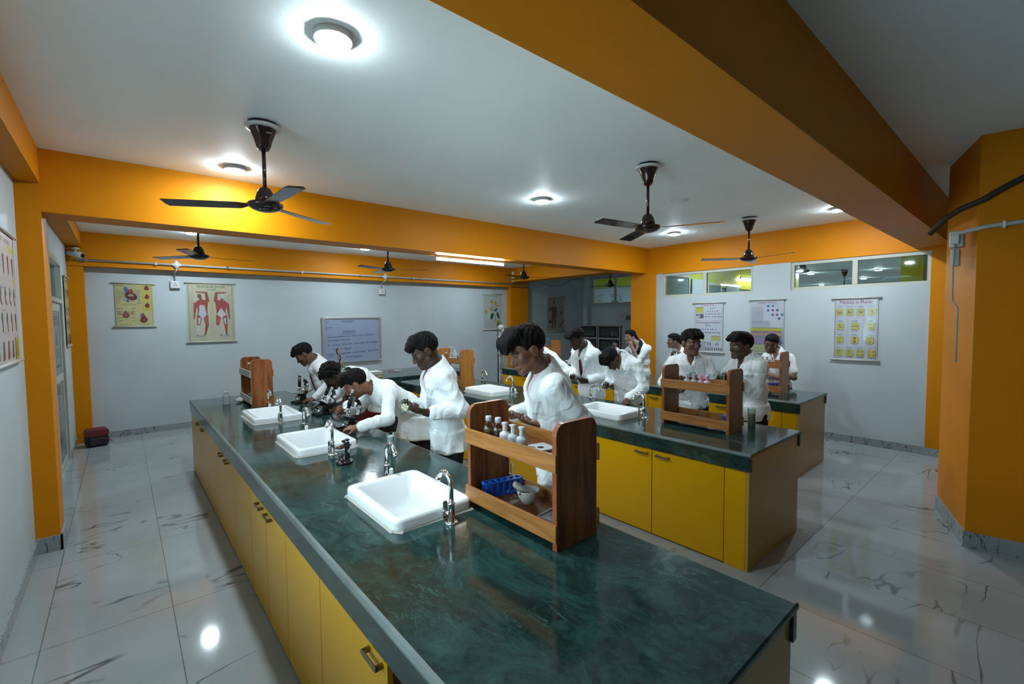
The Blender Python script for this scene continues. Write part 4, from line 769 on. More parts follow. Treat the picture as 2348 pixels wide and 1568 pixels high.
b=MB(); b.box((-.012,.018,.02),(.012,.042,.132)); b.build('pillar',BLACK,t,.003); b=MB(); b.tube([(.012,.03,.075),(.028,.03,.075)],.014,14); b.build('focus_knob',GREYPL,t)
b=MB(); b.box((-.024,-.060,.108),(.024,.045,.118)); b.build('stage',BLACK,t,.003); b=MB(); b.box((-.018,-.05,.118),(.018,-.012,.1195)); b.build('stage_glass',AMBER,t)
for x,y in ((0,-.004),(0,.034)):
    b=MB(); b.tube([(x,y,.118),(x,y,.142)],.0085,12); b.build('post',SILVER,t); b=MB(); b.tube([(x,y,.142),(x,y,.150)],.013,14); b.build('knob',BLACK,t)
b=MB(); b.tube([(0,-.004,.153),(.0,.015,.156),(0,.034,.153)],.003,8); b.build('lens_arm',SILVER,t)
b=MB(); b.lathe([(0,.0),(.020,.0),(.021,.004),(0,.006)],n=16); o=b.build('mirror',BLACK,t); o.location=(0,-.028,.056); o.rotation_euler=(R(12),0,0); b=MB(); b.tube([(-.010,-.028,.022),(-.014,-.03,.035),(-.010,-.03,.05),(.010,-.03,.05),(.014,-.03,.035),(.010,-.028,.022)],.003,6); b.build('mirror_fork',BLACK,t)
def label_loc(name,lab,cat,loc,rz=0,group=None): return thing(name,lab,cat,loc,rz,group)
def glass_cup(name,lab,cat,loc,r0,r1,h,liquid=None,lh=.5,lip=.003,group=None,bits=False,rot=None):
    t=thing(name,lab,cat,loc,0,group,rot); b=MB(); b.lathe([(0,.0),(r0,.0),(r0,.003),(r1,h-.006),(r1+lip,h),(r1+lip-.0012,h),(r1-.0016,h-.006),(r0-.0016,.004),(0,.004)],n=28); b.build('glass',LABG,t)
    if liquid:
        rm=r0+(r1-r0)*lh; b=MB(); b.lathe([(0,.0045),(r0-.002,.0045),(rm-.002,h*lh),(0,h*lh)],n=24); b.build('contents',liquid,t)
    if bits:
        for k,(z,s) in enumerate(((.75,.008),(.45,.006),(.30,.005))): b=MB(); b.ball((-.0185+.006*k,-.015+.004*k,h*z),(s,s*.6,s*.7),8); b.build('specimen',M('dark_specimen',(.10,.07,.06),.6),t)
    return t
MILK=M('white_soaked_paper',(.66,.70,.67),.5); PALEYEL=M('pale_yellow_liquid',(.40,.36,.20),.25); PALEGRN=M('pale_specimen',(.55,.60,.42),.5)
glass_cup('specimen_glass','tall glass holding white paper and dark seeds at the bench edge','glass',(1.40,2.94,T),.026,.033,.145,MILK,.86,bits=True)
glass_cup('gas_jar','tall glass jar of pale yellow liquid at the near end of the middle bench','jar',(4.01,1.575,T),.030,.032,.165,PALEYEL,.72,.006)
WASHB=M('wash_bottle_plastic',(.48,.52,.53),.35,trans=.25,ior=1.2)
def wash_bottle(lab,loc,r=.033,h=.115,tube=None,mat=None):
    t=thing('wash_bottle',lab,'bottle',loc,0,'plastic wash bottles'); mat=mat or WASHB
    b=MB(); b.lathe([(0,0),(r,0),(r*1.02,.004),(r*1.02,h*.72),(r*.93,h*.84),(r*.5,h*.96),(r*.42,h)],n=24); b.build('body',mat,t)
    b=MB(); b.lathe([(r*.5,h-.004),(r*.5,h+.016),(r*.36,h+.02),(0,h+.02)],n=18); b.build('cap',WPL,t)
    b=MB(); b.tube(tube or [(0,0,h+.018),(0,.0,h+.04),(.008,0,h+.075)],.0028,8); b.build('nozzle',mat if not tube else WPL,t); return t
wash_bottle('translucent wash bottle with a thin straw at the far left corner of the nearest bench',(.865,5.95,T),.037,.13)
arc=lambda hh,d,s=1:[(0,0,hh+.018),(0,0,hh+.035)]+[(d[0]*(1-math.cos(a)),d[1]*(1-math.cos(a)),hh+.035+.035*math.sin(a)) for a in (.4,.8,1.2,1.6,2.0,2.4,2.8,3.1)]+[(d[0]*2,d[1]*2,hh+.0)]
SZ=T+.347; LZ=T+.062
wash_bottle('white wash bottle with a curved spout on the rack behind the standing student',(3.575,5.42,SZ),.036,.125,arc(.125,(-.03,.05)))
wash_bottle('white wash bottle with a curved spout on the rack near the skeleton',(6.36,6.45,SZ),.036,.115,arc(.115,(.035,-.05)))
def reagent(lab,loc,fill,group='clear reagent bottles on the racks'):
    t=thing('reagent_bottle',lab,'bottle',loc,0,group)
    b=MB(); b.lathe([(0,0),(.027,0),(.028,.004),(.028,.055),(.024,.070),(.013,.083),(.0125,.094)],n=24); b.build('body',LABG,t)
    b=MB(); b.lathe([(0,.003),(.0255,.003),(.0262,.05),(.0,.056)],n=20); b.build('contents',fill,t)
    b=MB(); b.lathe([(.0155,.088),(.0155,.108),(.014,.112),(0,.112)],n=20); b.build('cap',WPL,t); return t
SEEDS=paint('seed_contents',(.20,.12,.05),.6,.5); DARKS=paint('dark_contents',(.06,.035,.015),.4,.4)
reagent('clear bottle of pale brown grains with white cap, leftmost on the nearest rack',(1.355,1.762,SZ),SEEDS); reagent('clear bottle of dark brown grains with white cap, on the nearest rack',(1.365,1.700,SZ),DARKS)
def dropper(lab,loc,m1,m2,spout=False,group='plastic dropper bottles on the racks'):
    t=thing('dropper_bottle',lab,'bottle',loc,0,group)
    b=MB(); b.lathe([(0,0),(.026,0),(.0268,.004),(.0268,.042),(.024,.050),(.012,.056),(.0115,.060)],n=24); b.build('body',m1,t)
    b=MB(); b.lathe([(.0115,.058),(.0125,.068),(.0105,.080),(.0155,.094),(.0165,.098),(.004,.101),(0,.1005)],n=20)
    if spout: b.tube([(0,.010,.092),(0,.030,.091)],[.006,.003],8)
    b.build('stopper',m2,t); return t
MILKP=M('milky_plastic',(.52,.56,.57),.38,trans=.12,ior=1.2); PINKISH=M('pinkish_plastic',(.68,.62,.66),.38); PINKST=M('pale_pink_stopper',(.66,.50,.52),.4); LILAC=M('lilac_plastic',(.55,.38,.58),.38)
dropper('white dropper bottle with a pinkish stopper on the nearest rack',(1.36,1.642,SZ),PINKISH,PINKST); dropper('white dropper bottle with a side spout, middle of the three on the nearest rack',(1.36,1.582,SZ),MILKP,MILKP,True); dropper('white dropper bottle nearest the flat white tile on the nearest rack',(1.36,1.522,SZ),MILKP,MILKP)
dropper('white dropper bottle beside the brown bottle on the middle bench rack',(3.70,1.990,SZ),MILKP,MILKP); dropper('white dropper bottle beside the pink bottle on the middle bench rack',(3.70,1.928,SZ),MILKP,MILKP); dropper('bright pink stoppered bottle on the middle bench rack',(3.70,1.866,SZ),LILAC,PINK); dropper('pale pink stoppered bottle, last in line on the middle bench rack',(3.70,1.812,SZ),PINKISH,PINK)
dropper('white bottle with a red mark, left one on the rack of the short sleeved girl',(5.95,2.225,SZ),MILKP,PINKST); dropper('white bottle, middle one on the rack of the short sleeved girl',(5.95,2.172,SZ),MILKP,MILKP); dropper('white bottle, right one on the rack of the short sleeved girl',(5.95,2.115,SZ),MILKP,MILKP)
t=thing('amber_bottle','small brown glass bottle at the left end of the middle bench rack','bottle',(3.70,2.045,SZ)); b=MB(); b.lathe([(0,0),(.026,0),(.026,.05),(.012,.065),(.011,.078)],n=20); b.build('body',AMBER,t); b=MB(); b.lathe([(.013,.076),(.013,.09),(0,.092)],n=14); b.build('stopper',LABG,t)
glass_cup('watch_beaker','clear beaker standing behind the bottles on the middle bench rack','beaker',(3.80,1.985,SZ),.030,.034,.105,None,0,.006)
for x,y,l,f in ((3.56,5.62,'small white capped bottle at the left of the rack behind the standing student',SEEDS),(3.57,5.50,'small white capped bottle of yellow grains beside the wash bottle',PALEYEL),(3.60,5.31,'red capped jar at the right end of the rack behind the standing student',MILK)):
    o=reagent(l,(x,y,SZ),f)
for c in o.children:
    if c.name.startswith('cap'): c.data=c.data.copy(); c.data.materials.clear(); c.data.materials.append(RED)
o.scale=(1,1,1.35)
dropper('small white stoppered bottle in front of the wash bottle on the far middle rack',(3.52,5.44,SZ),MILKP,MILKP)
reagent('clear bottle at the left end of the rack near the skeleton',(6.33,6.57,SZ),MILK)
o=reagent('red capped bottle standing on the bench below the rack near the skeleton',(6.40,5.98,T),MILK)
for c in o.children:
    if c.name.startswith('cap'): c.data=c.data.copy(); c.data.materials.clear(); c.data.materials.append(RED)
reagent('bottle of brown grains on the upper shelf of the leftmost rack',(1.10,5.93,SZ),SEEDS); reagent('second bottle with white cap on the upper shelf of the leftmost rack',(1.115,5.85,SZ),MILK)
def test_tube_rack(lab,loc,rz,L=.21,holes=6):
    t=thing('test_tube_rack',lab,'rack',loc,rz,'blue plastic test tube racks'); W=.055
    b=MB(); b.prism(rrect(0,-W/2,L,W/2,.02,4),'z',0,.008); b.build('base',BLUE,t)
    # top plate with holes: plate strips and rings
    b=MB(); z0,z1=.062,.070; x0=.0; p=L/holes
    b.box((0,-W/2,z0),(L,-.013,z1)); b.box((0,.013,z0),(L,W/2,z1)); b.box((-.008,-.02,z0),(.006,.02,z1)); b.box((L-.006,-.02,z0),(L+.008,.02,z1))
    for k in range(1,holes): b.box((p*k-.005,-.013,z0),(p*k+.005,.013,z1))
    b.build('top_plate',BLUE,t,.002)
    for k in range(holes+1):
        b=MB(); x=min(max(p*k,.005),L-.005); b.box((x-.005,-W/2+.006,.008),(x+.005,-W/2+.014,z0)); b.box((x-.005,W/2-.014,.008),(x+.005,W/2-.006,z0)); b.build('post',BLUE,t)
    return t
test_tube_rack('blue test tube rack on the lower shelf of the nearest rack',(1.325,1.765,LZ),R(-14),.20)
test_tube_rack('blue test tube rack on the lower shelf of the middle bench rack',(3.69,1.66,LZ),R(-8),.14,4)
test_tube_rack('blue test tube rack on the lower shelf by the short sleeved girl',(5.92,2.12,LZ),R(-50),.15,4)
def test_tube(lab,p,h=.13,group='glass test tubes'):
    t=thing('test_tube',lab,'tube',p,0,group); b=MB(); b.lathe([(0,0),(.005,.001),(.0075,.006),(.0075,h),(.009,h+.002),(.0078,h+.002),(.0065,h),(.0065,.007),(0,.003)],n=14); b.build('glass',LABG,t)
test_tube('single glass test tube standing at the back of the nearest rack',(1.478,1.735,LZ+.009))
for k,(x,y,l) in enumerate(((5.93,2.16,'leftmost of the glass test tubes before the short sleeved girl'),(5.945,2.143,'second glass test tube before the short sleeved girl'),(5.955,2.128,'third glass test tube before the short sleeved girl'),(5.97,2.11,'rightmost of the glass test tubes before the short sleeved girl'))): test_tube(l,(x,y,LZ+.03),.13)
MORT=M('mortar_porcelain',(.42,.41,.37),.32)
t=thing('mortar','grey white porcelain mortar on the lower shelf of the nearest rack','mortar',(1.43,1.56,LZ)); b=MB(); b.lathe([(0,0),(.026,0),(.030,.006),(.048,.035),(.054,.062),(.056,.066),(.052,.068),(.046,.050),(.030,.022),(0,.014)],n=30); b.tube([(-.05,.0,.063),(-.062,0,.068)],[.012,.006],8); b.build('bowl',MORT,t)
t=thing('pestle','grey white pestle lying in the mortar','pestle',(1.43,1.56,LZ)); b=MB(); b.tube([(.022,-.012,.034),(.01,-.004,.046),(-.022,.018,.070),(-.050,.036,.094),(-.056,.040,.098)],[.013,.015,.0125,.0155,.010],14); b.build('rod',MORT,t)
t=thing('spotting_tile','flat white tile with dark smears on the upper shelf of the nearest rack','tile',(1.43,1.47,SZ),R(-10)); b=MB(); b.box((-.05,-.055,0),(.05,.055,.006)); b.build('plate',WPL,t,.002); b=MB(); b.lathe([(0,.0062),(.016,.0064),(.0,.0066)],(-.01,-.01,0),12); b.build('smear',BLKM,t)
b=MB(); b.tube([(1.40,1.40,SZ+.005),(1.45,1.36,SZ+.012),(1.49,1.345,SZ+.006)],.004,6); tag(b.build('dropper_rod',BLKM),'small dark rod lying on the upper shelf of the nearest rack','rod')
t=thing('glass_trough','shallow glass tray with a white rim on the lower shelf of the nearest rack','tray',(1.43,1.36,LZ),R(8)); b=MB(); b.box((-.075,-.065,0),(.075,.065,.006)); b.build('plate',LABG,t); b=MB()
for q in (((-.075,-.065),(-.069,.065)),((.069,-.065),(.075,.065)),((-.075,.059),(.075,.065)),((-.075,-.065),(.075,-.059))): b.box((*q[0],.006),(*q[1],.012))
b.build('rim',WPL,t)
def flask(lab,p,rot=None,contents=None):
    t=thing('conical_flask',lab,'flask',p,0,'glass conical flasks',rot); b=MB(); b.lathe([(0,0),(.036,0),(.040,.005),(.036,.016),(.014,.078),(.013,.105),(.018,.113),(.0168,.113),(.0118,.105),(.0128,.078),(.0345,.016),(.0,.003)],n=26); b.build('glass',LABG,t)
    if contents: b=MB(); b.lathe([(0,.004),(.0335,.006),(.0335,.016),(.026,.038),(0,.038)],n=20); b.build('contents',contents,t)
    return t
flask('clear conical flask on the lower shelf of the middle bench rack',(3.74,1.885,LZ))
CLOTH=M('grey_white_cloth',(.50,.50,.46),.7)
def crumple(lab,p,s,seed,name='crumpled_cloth'):
    r=random.Random(seed); b=MB(); b.ball((0,0,s*.45),(s,s*.7,s*.45),18); b.v=[(x*(1+r.uniform(-.2,.2)),y*(1+r.uniform(-.2,.2)),max(.001,z*(1+r.uniform(-.3,.25)))) for x,y,z in b.v]; o=b.build(name,CLOTH); o.location=p; tag(o,lab,'cloth')
crumple('crumpled grey white cloth on the bench at the foot of the leftmost rack',(1.02,5.98,T),.06,1); crumple('folded pale cloth on the lower shelf of the leftmost rack',(1.12,5.93,LZ),.055,2)
t=thing('white_tray','flat white tray on the demonstration table below the whiteboard','tray',(3.22,7.45,T),R(4)); b=MB(); b.box((-.16,-.12,0),(.16,.12,.008)); 
for q in (((-.16,-.12),(-.152,.12)),((.152,-.12),(.16,.12)),((-.16,.112),(.16,.12)),((-.16,-.12),(.16,-.112))): b.box((*q[0],.008),(*q[1],.055))
b.build('body',WPL,t,.004); b=MB(); b.box((-.15,-.11,.008),(.15,.11,.05)); b.build('paper_stack',M('paper_white',(.66,.68,.68),.6),t)
b=MB(); b.box((3.15,7.02,T),(3.215,7.05,T+.018)); tag(b.build('eraser',M('yellow_rubber',(.60,.38,.03),.6),None,.004),'small yellow eraser on the demonstration table','eraser')
t=thing('marker_case','small clear plastic case on the demonstration table, behind the standing student','case',(3.75,7.55,T),R(-15)); b=MB(); b.prism(rrect(-.06,-.02,.06,.02,.015,4),'z',0,.03); b.build('body',MILKP,t,.004); b=MB(); b.tube([(-.06,0,.02),(-.16,.02,.012)],.006,8); b.build('pen',RED,t)
# twisted paper model on the table
t=thing('twisted_model','small upright model with a green and white base and a black and orange twist','model',(2.66,7.3,T)); b=MB(); b.lathe([(0,0),(.055,0),(.06,.05),(.05,.15),(.035,.17),(0,.17)],n=18); b.build('base',M('pale_green_plastic',(.45,.62,.50),.4),t); b=MB()
for k in range(7): a=2*PI*k/7; b.tube([(.03*math.cos(a),.03*math.sin(a),.15),(.055*math.cos(a),.055*math.sin(a),.19)],[.012,.004],6)
b.build('green_top',M('leaf_green',(.02,.22,.07),.5),t)
for ph,m in ((0,BLKM),(PI,M('orange_plastic',(.6,.25,.03),.4))): b=MB(); b.tube([(.02*math.cos(ph+k*.7)-.07*k/16,.02*math.sin(ph+k*.7),.17+.02*k) for k in range(17)],.009,7); b.build('twist',m,t)
# ---------------- skeleton model ----------------
BONE=M('bone_plastic',(.42,.41,.34),.45)
t=thing('skeleton_model','hanging human skeleton model on a black pole in front of the back wall','skeleton',(7.02,8.55,0),R(-145+180))
b=MB(); b.tube([(0,.11,.02),(0,.11,1.70)],.014,10); b.box((-.25,.08,.0),(.25,.14,.03)); b.box((-.03,-.2,.0),(.03,.3,.03)); b.tube([(0,.11,1.66),(0,.02,1.67),(0,.02,1.63)],.008,8); b.build('stand',BLKM,t)
b=MB(); b.ball((0,.02,1.545),(.072,.092,.078),18); b.ball((0,-.035,1.49),(.052,.05,.05),14); b.build('skull',BONE,t)
b=MB(); [b.ball((s*.028,-.072,1.515),(.019,.014,.017),10) for s in (-1,1)]; b.ball((0,-.082,1.485),(.010,.008,.015),8); b.build('eye_socket',BLKM,t)
b=MB(); b.tube([(-.05,.0,1.47),(-.042,-.05,1.435),(0,-.072,1.428),(.042,-.05,1.435),(.05,.0,1.47)],.012,8); b.build('jaw',BONE,t)
b=MB(); b.tube([(0,.05,1.47),(0,.05,1.35),(0,.07,1.15),(0,.05,.98),(0,.04,.90)],.018,8); b.build('spine',BONE,t)
b=MB(); b.box((-.018,-.085,1.16),(.018,-.07,1.32))
for k in range(10):
    z=1.34-.035*k; w_=.085+.05*math.sin(PI*(k+1)/11); d=.10+.02*math.sin(PI*k/10)
    for s in (-1,1): b.tube([(0,.06,z+.02),(s*w_*.7,.07,z+.015),(s*w_,.0,z-.01),(s*w_*.7,-.07,z-.03),(s*.012,-.08,z-.02 if k<7 else z-.045)],.007,6)
b.build('rib_cage',BONE,t)
b=MB(); [b.tube([(0,-.06,1.36),(s*.09,-.03,1.375),(s*.165,.02,1.37)],.009,6) for s in (-1,1)]; b.build('collarbone',BONE,t)
b=MB(); [b.ball((s*.07,.04,.93),(.07,.045,.06),12) for s in (-1,1)]; b.ball((0,.05,.90),(.05,.03,.06),10); b.build('pelvis',BONE,t)
for s in (-1,1):
    b=MB(); b.tube([(s*.17,.03,1.36),(s*.185,.03,1.10)],[.018,.014],8); b.tube([(s*.178,.03,1.08),(s*.20,.0,.85)],[.013,.008],7); b.tube([(s*.195,.03,1.08),(s*.215,.0,.85)],[.012,.008],7); b.build('arm_bones',BONE,t)
    b=MB(); b.ball((s*.21,0,.82),(.022,.014,.025),8)
    for k in range(5): b.tube([(s*(.195+.008*k),.0,.80),(s*(.188+.012*k),-.01,.73),(s*(.188+.012*k),-.02,.66+.012*abs(k-2))],.005,5)
    b.build('hand_bones',BONE,t)
    b=MB(); b.tube([(s*.10,.04,.90),(s*.09,.03,.52)],[.022,.017],8); b.ball((s*.09,.02,.50),(.032,.03,.03),10); b.tube([(s*.085,.03,.48),(s*.085,.05,.10)],[.02,.014],8); b.tube([(s*.108,.04,.47),(s*.105,.05,.10)],[.009,.008],6); b.build('leg_bones',BONE,t)
    b=MB(); b.ball((s*.09,.0,.075),(.03,.09,.025),10); b.build('foot_bones',BONE,t)
# ---------------- cupboards in the alcove ----------------
FR=M('cupboard_steel',(.34,.34,.32),.4); GAS=M('black_gasket',(.012,.012,.012),.4)
def bookcase(lab,y0,y1):
    t=thing('glass_door_bookcase',lab,'cupboard',(0,0,0),0,'stacked glass door bookcases'); x0,x1=10.42,10.95; H=1.55
    b=MB(); b.box((x0+.03,y0+.03,.02),(x1,y1-.03,.06)); b.box((x1-.02,y0,.06),(x1,y1,H)); b.box((x0,y0,.06),(x1-.02,y0+.03,H)); b.box((x0,y1-.03,.06),(x1-.02,y1,H))
    n=4; hs=(H-.06)/n
    for k in range(n+1): z=.06+hs*k; b.box((x0,y0+.03,max(z-.022,.06)),(x1-.02,y1-.03,min(z+.022,H)))
    b.build('carcass',FR,t)
    for k in range(n):
        z0=.06+hs*k+.026; z1=.06+hs*(k+1)-.026; b=MB(); f=.05
        b.box((x0-.015,y0+.033,z0),(x0,y1-.033,z0+f)); b.box((x0-.015,y0+.033,z1-f*.8),(x0,y1-.033,z1)); b.box((x0-.015,y0+.033,z0+f),(x0,y0+.033+f,z1-f*.8)); b.box((x0-.015,y1-.033-f,z0+f),(x0,y1-.033,z1-f*.8)); d=b.build('glass_door',GAS,t,.004)
        b=MB(); b.box((x0-.009,y0+.033+f,z0+f),(x0-.005,y1-.033-f,z1-f*.8)); b.build('pane',PANE,d)
        b=MB(); b.lathe([(0,0),(.012,0),(.012,.012),(0,.014)],(x0-.03,(y0+y1)/2,z0+f/2),10,axis='x'); b.build('knob',SILVER,d)
    return t
bookcase('stacked glass door bookcase, left of the two behind the student with the tie',8.37,9.04); bookcase('stacked glass door bookcase beside the tall grey cupboard',7.58,8.33)
r=random.Random(5)
for k in range(9):
    y=8.05-.045*k; rr=r.uniform(.014,.02); hh=r.uniform(.09,.16); b=MB(); b.lathe([(0,0),(rr,0),(rr,hh*.7),(rr*.5,hh*.85),(rr*.5,hh),(0,hh)],n=12); o=b.build('specimen_bottle',MILKP if k%3 else DARKS); o.location=(10.62,y,1.20); tag(o,'small bottle on the top shelf of the bookcase beside the tall grey cupboard','bottle','bottles in the right bookcase')
for k in range(4):
    y=8.62-.06*k; b=MB(); b.lathe([(0,0),(.018,0),(.018,.1),(.008,.12),(.008,.14),(0,.14)],n=12); o=b.build('specimen_bottle',DARKS); o.location=(10.62,y,1.20); tag(o,'small dark bottle on the top shelf of the left bookcase','bottle','bottles in the left bookcase')
t=thing('steel_cupboard','tall grey two door steel cupboard behind the girl with glasses','cupboard',(0,0,0)); b=MB(); b.box((10.42,6.4,.0),(10.95,7.52,1.70)); GS=M('grey_green_steel',(.23,.26,.26),.4); b.build('carcass',GS,t,.004)
for a,e in ((6.42,6.955),(6.965,7.50)): b=MB(); b.box((10.40,a,.06),(10.42,e,1.66)); d=b.build('door',GS,t,.003)
b=MB(); b.box((10.37,6.93,.95),(10.40,6.945,1.08)); b.build('handle',SILVER,t)
t=thing('specimen_card','white card with printed curled specimens standing on the bookcase','card',(10.70,7.74,1.55),R(-90),None); P=Print(); P.text('26',.17,.27,.075,(.1,.11,.11)); P.text('(C5))9',.15,.10,.075,(.16,.17,.17)); o=P.build('card',PRINT,t,.32,.36,(.56,.57,.55)); o.rotation_euler=(R(-14),0,0); o.location=(-.16,-.06,0)
b=MB(); b.box((-.1,.02,0),(.1,.10,.03)); b.build('stand',WPL,t)
# ---------------- bag on the floor ----------------
t=thing('school_bag','black and dark red school bag on the floor in the back left corner','bag',(-.33,8.78,0),R(8)); t.scale=(.74,.74,.86); BAGK=M('bag_black',(.012,.011,.012),.6); BAGR=M('bag_red',(.11,.012,.016),.6)
b=MB(); b.prism(rrect(-.17,.0,.17,.20,.06,5),'y',-.12,.12,0,True); b.build('body',BAGK,t,.02); b=MB(); b.prism(rrect(-.175,.16,.175,.29,.06,5),'y',-.13,.13,0,True); b.build('flap',BAGR,t,.02); b=MB(); b.prism(rrect(-.12,.03,.14,.15,.03,4),'y',-.16,-.12,0,True); b.build('front_pocket',BAGK,t,.01); b=MB(); b.tube([(.0,-.14,.15),(.08,-.165,.13),(.16,-.15,.10),(.21,-.13,.07)],.008,6); b.build('strap',BAGR,t)
# ---------------- people: bodies and clothes grown as smooth implicit surfaces ----------------
V3=lambda *a: np.array(a,dtype=np.float64)
def nrm(v): v=np.asarray(v,float); return v/max(np.linalg.norm(v),1e-9)
class Field:
    """list of smooth-blended shapes -> one continuous mesh (surface nets)"""
    def __init__(s): s.ops=[]
    def _push(s,lo,hi,fn,k,mode): s.ops.append((np.asarray(lo,float),np.asarray(hi,float),fn,k,mode)); return s
    def cone(s,p,q,r0,r1=None,k=.02,mode=0,wr=0.,wf=0.,ph=0.):
        p=V3(*p); q=V3(*q); r1=r0 if r1 is None else r1; d=q-p; L2=max(d@d,1e-9); L=math.sqrt(L2); m=max(r0,r1)+wr
        def fn(x,y,z):
            t=np.clip(((x-p[0])*d[0]+(y-p[1])*d[1]+(z-p[2])*d[2])/L2,0,1)
            e=np.sqrt((x-p[0]-t*d[0])**2+(y-p[1]-t*d[1])**2+(z-p[2]-t*d[2])**2)-(r0+(r1-r0)*t)
            if wr: a_=(x-y)*26; q=np.abs(np.sin(t*L*wf*.5+a_+ph+1.3*np.sin(t*L*wf*.23+ph+z*9))); e=e+wr*(np.sqrt(q+1e-4)-.75)*(.45+.55*np.clip(1-np.abs(t-(.95 if ph<2 else .2))*1.5,0,1))
            return e
        return s._push(np.minimum(p,q)-m,np.maximum(p,q)+m,fn,k,mode)
    def ell(s,c,r,ax=None,k=.02,mode=0):
        c=V3(*c); r=V3(*r); A=np.eye(3) if ax is None else np.array(ax,float); m=r.max(); ext=np.sqrt(((A*r[:,None])**2).sum(0)); mn=r.min()
        def fn(x,y,z):
            q=0
            for i in range(3): q=q+(((x-c[0])*A[i,0]+(y-c[1])*A[i,1]+(z-c[2])*A[i,2])/r[i])**2
            q=np.sqrt(q); return (q-1)*mn*np.where(q<1,1,1.)
        return s._push(c-ext,c+ext,fn,k,mode)
    def seg(s,p,q,rt,ab0,ab1,k=.03,mode=0,e=2.0,cap=None):
        """elliptic section swept p->q; rt = section's wide axis"""
        p=V3(*p); q=V3(*q); d=q-p; L=np.linalg.norm(d); a=d/L; rt=V3(*rt); rt=nrm(rt-a*(rt@a)); fw=np.cross(a,rt); m=max(ab0+ab1); cp=cap or min(ab0+ab1)*.8
        def fn(x,y,z):
            X,Y,Z=x-p[0],y-p[1],z-p[2]; t=(X*a[0]+Y*a[1]+Z*a[2]); tc=np.clip(t,0,L); w=tc/L
            u=np.abs(X*rt[0]+Y*rt[1]+Z*rt[2])/(ab0[0]+(ab1[0]-ab0[0])*w); v=np.abs(X*fw[0]+Y*fw[1]+Z*fw[2])/(ab0[1]+(ab1[1]-ab0[1])*w)
            g=(u**e+v**e+(np.abs(t-tc)/cp)**e)**(1/e); return (g-1)*min(ab0+ab1)
        return s._push(np.minimum(p,q)-m,np.maximum(p,q)+m,fn,k,mode)
    def fn(s,lo,hi,f,k=.004,mode=1): return s._push(lo,hi,f,k,mode)
    def mesh(s,h,post=None):
        add=[o for o in s.ops if o[4]==0]; lo=np.min([o[0] for o in add],0)-4*h-.012; hi=np.max([o[1] for o in add],0)+4*h+.012
        n=np.ceil((hi-lo)/h).astype(int)+1; D=np.full(n,.06,np.float32); ax=[(lo[i]+h*np.arange(n[i])).astype(np.float32) for i in range(3)]
        for (a,b,f,k,mode) in s.ops:
            i0=np.clip(np.floor((a-lo-k-2*h)/h).astype(int),0,n-1); i1=np.clip(np.ceil((b-lo+k+2*h)/h).astype(int)+1,1,n)
            if (i1<=i0).any(): continue
            sl=tuple(slice(i0[i],i1[i]) for i in range(3)); x=ax[0][sl[0]][:,None,None]; y=ax[1][sl[1]][None,:,None]; z=ax[2][sl[2]][None,None,:]
            d=f(x,y,z); S_=D[sl]
            if mode==0: hh=np.maximum(k-np.abs(S_-d),0)/max(k,1e-6); D[sl]=np.minimum(S_,d)-hh*hh*k*.25
            elif mode==1: d=-d; hh=np.maximum(k-np.abs(S_-d),0)/max(k,1e-6); D[sl]=np.maximum(S_,d)+hh*hh*k*.25
            elif mode==2: D[sl]=S_+d        # displacement
            elif mode==3: hh=np.maximum(k-np.abs(S_-d),0)/max(k,1e-6); D[sl]=np.maximum(S_,d)+hh*hh*k*.25   # intersect
        sg=D<0; c=[sg[i:n[0]-1+i,j:n[1]-1+j,q:n[2]-1+q] for i in (0,1) for j in (0,1) for q in (0,1)]
        cnt=sum(q.astype(np.int8) for q in c); act=(cnt>0)&(cnt<8); idx=np.argwhere(act); N_=len(idx)
        off=np.array([(i,j,q) for i in (0,1) for j in (0,1) for q in (0,1)]); val=np.stack([D[idx[:,0]+o[0],idx[:,1]+o[1],idx[:,2]+o[2]] for o in off],1)
        P=np.zeros((N_,3)); C=np.zeros(N_)
        for a in range(8):
            for b in range(a+1,8):
                if np.abs(off[a]-off[b]).sum()!=1: continue
                va,vb=val[:,a],val[:,b]; m=(va<0)!=(vb<0); t=np.where(m,va/np.where(m,va-vb,1),0)
                P+=m[:,None]*(off[a]+t[:,None]*(off[b]-off[a])); C+=m
        P=lo+h*(idx+P/C[:,None]); mp=np.full(act.shape,-1,np.int32); mp[idx[:,0],idx[:,1],idx[:,2]]=np.arange(N_)
        F=[]
        for axn in range(3):
            sl0=[slice(None)]*3; sl1=[slice(None)]*3; sl0[axn]=slice(0,-1); sl1[axn]=slice(1,None)
            A=sg[tuple(sl0)]; B=sg[tuple(sl1)]; e=np.argwhere(A!=B); o1,o2=[q for q in range(3) if q!=axn]
            e=e[(e[:,o1]>0)&(e[:,o2]>0)&(e[:,o1]<n[o1]-1)&(e[:,o2]<n[o2]-1)]
            def g(d1,d2): q=e.copy(); q[:,o1]+=d1; q[:,o2]+=d2; return mp[q[:,0],q[:,1],q[:,2]]
            Q=np.stack([g(-1,-1),g(0,-1),g(0,0),g(-1,0)],1); fl=A[e[:,0],e[:,1],e[:,2]]
            if axn==1: fl=~fl
            Q[~fl]=Q[~fl][:,::-1]; F.append(Q)
        F=np.concatenate(F); F=F[(F>=0).all(1)]
        # one light smoothing pass
        acc=np.zeros_like(P); ct=np.zeros(N_)
        for i in range(4):
            np.add.at(acc,F[:,i],P[F[:,(i+1)%4]]+P[F[:,(i+3)%4]]); np.add.at(ct,F[:,i],2)
        ok=ct>0; P[ok]=P[ok]*.5+.5*acc[ok]/ct[ok][:,None]
        # keep the biggest connected piece and anything sizeable
        lab=np.arange(N_)
        for _ in range(400):
            m=lab[F].min(1); new=lab.copy()
            for i in range(4): np.minimum.at(new,F[:,i],m)
            new=new[new]
            if (new==lab).all(): break
            lab=new
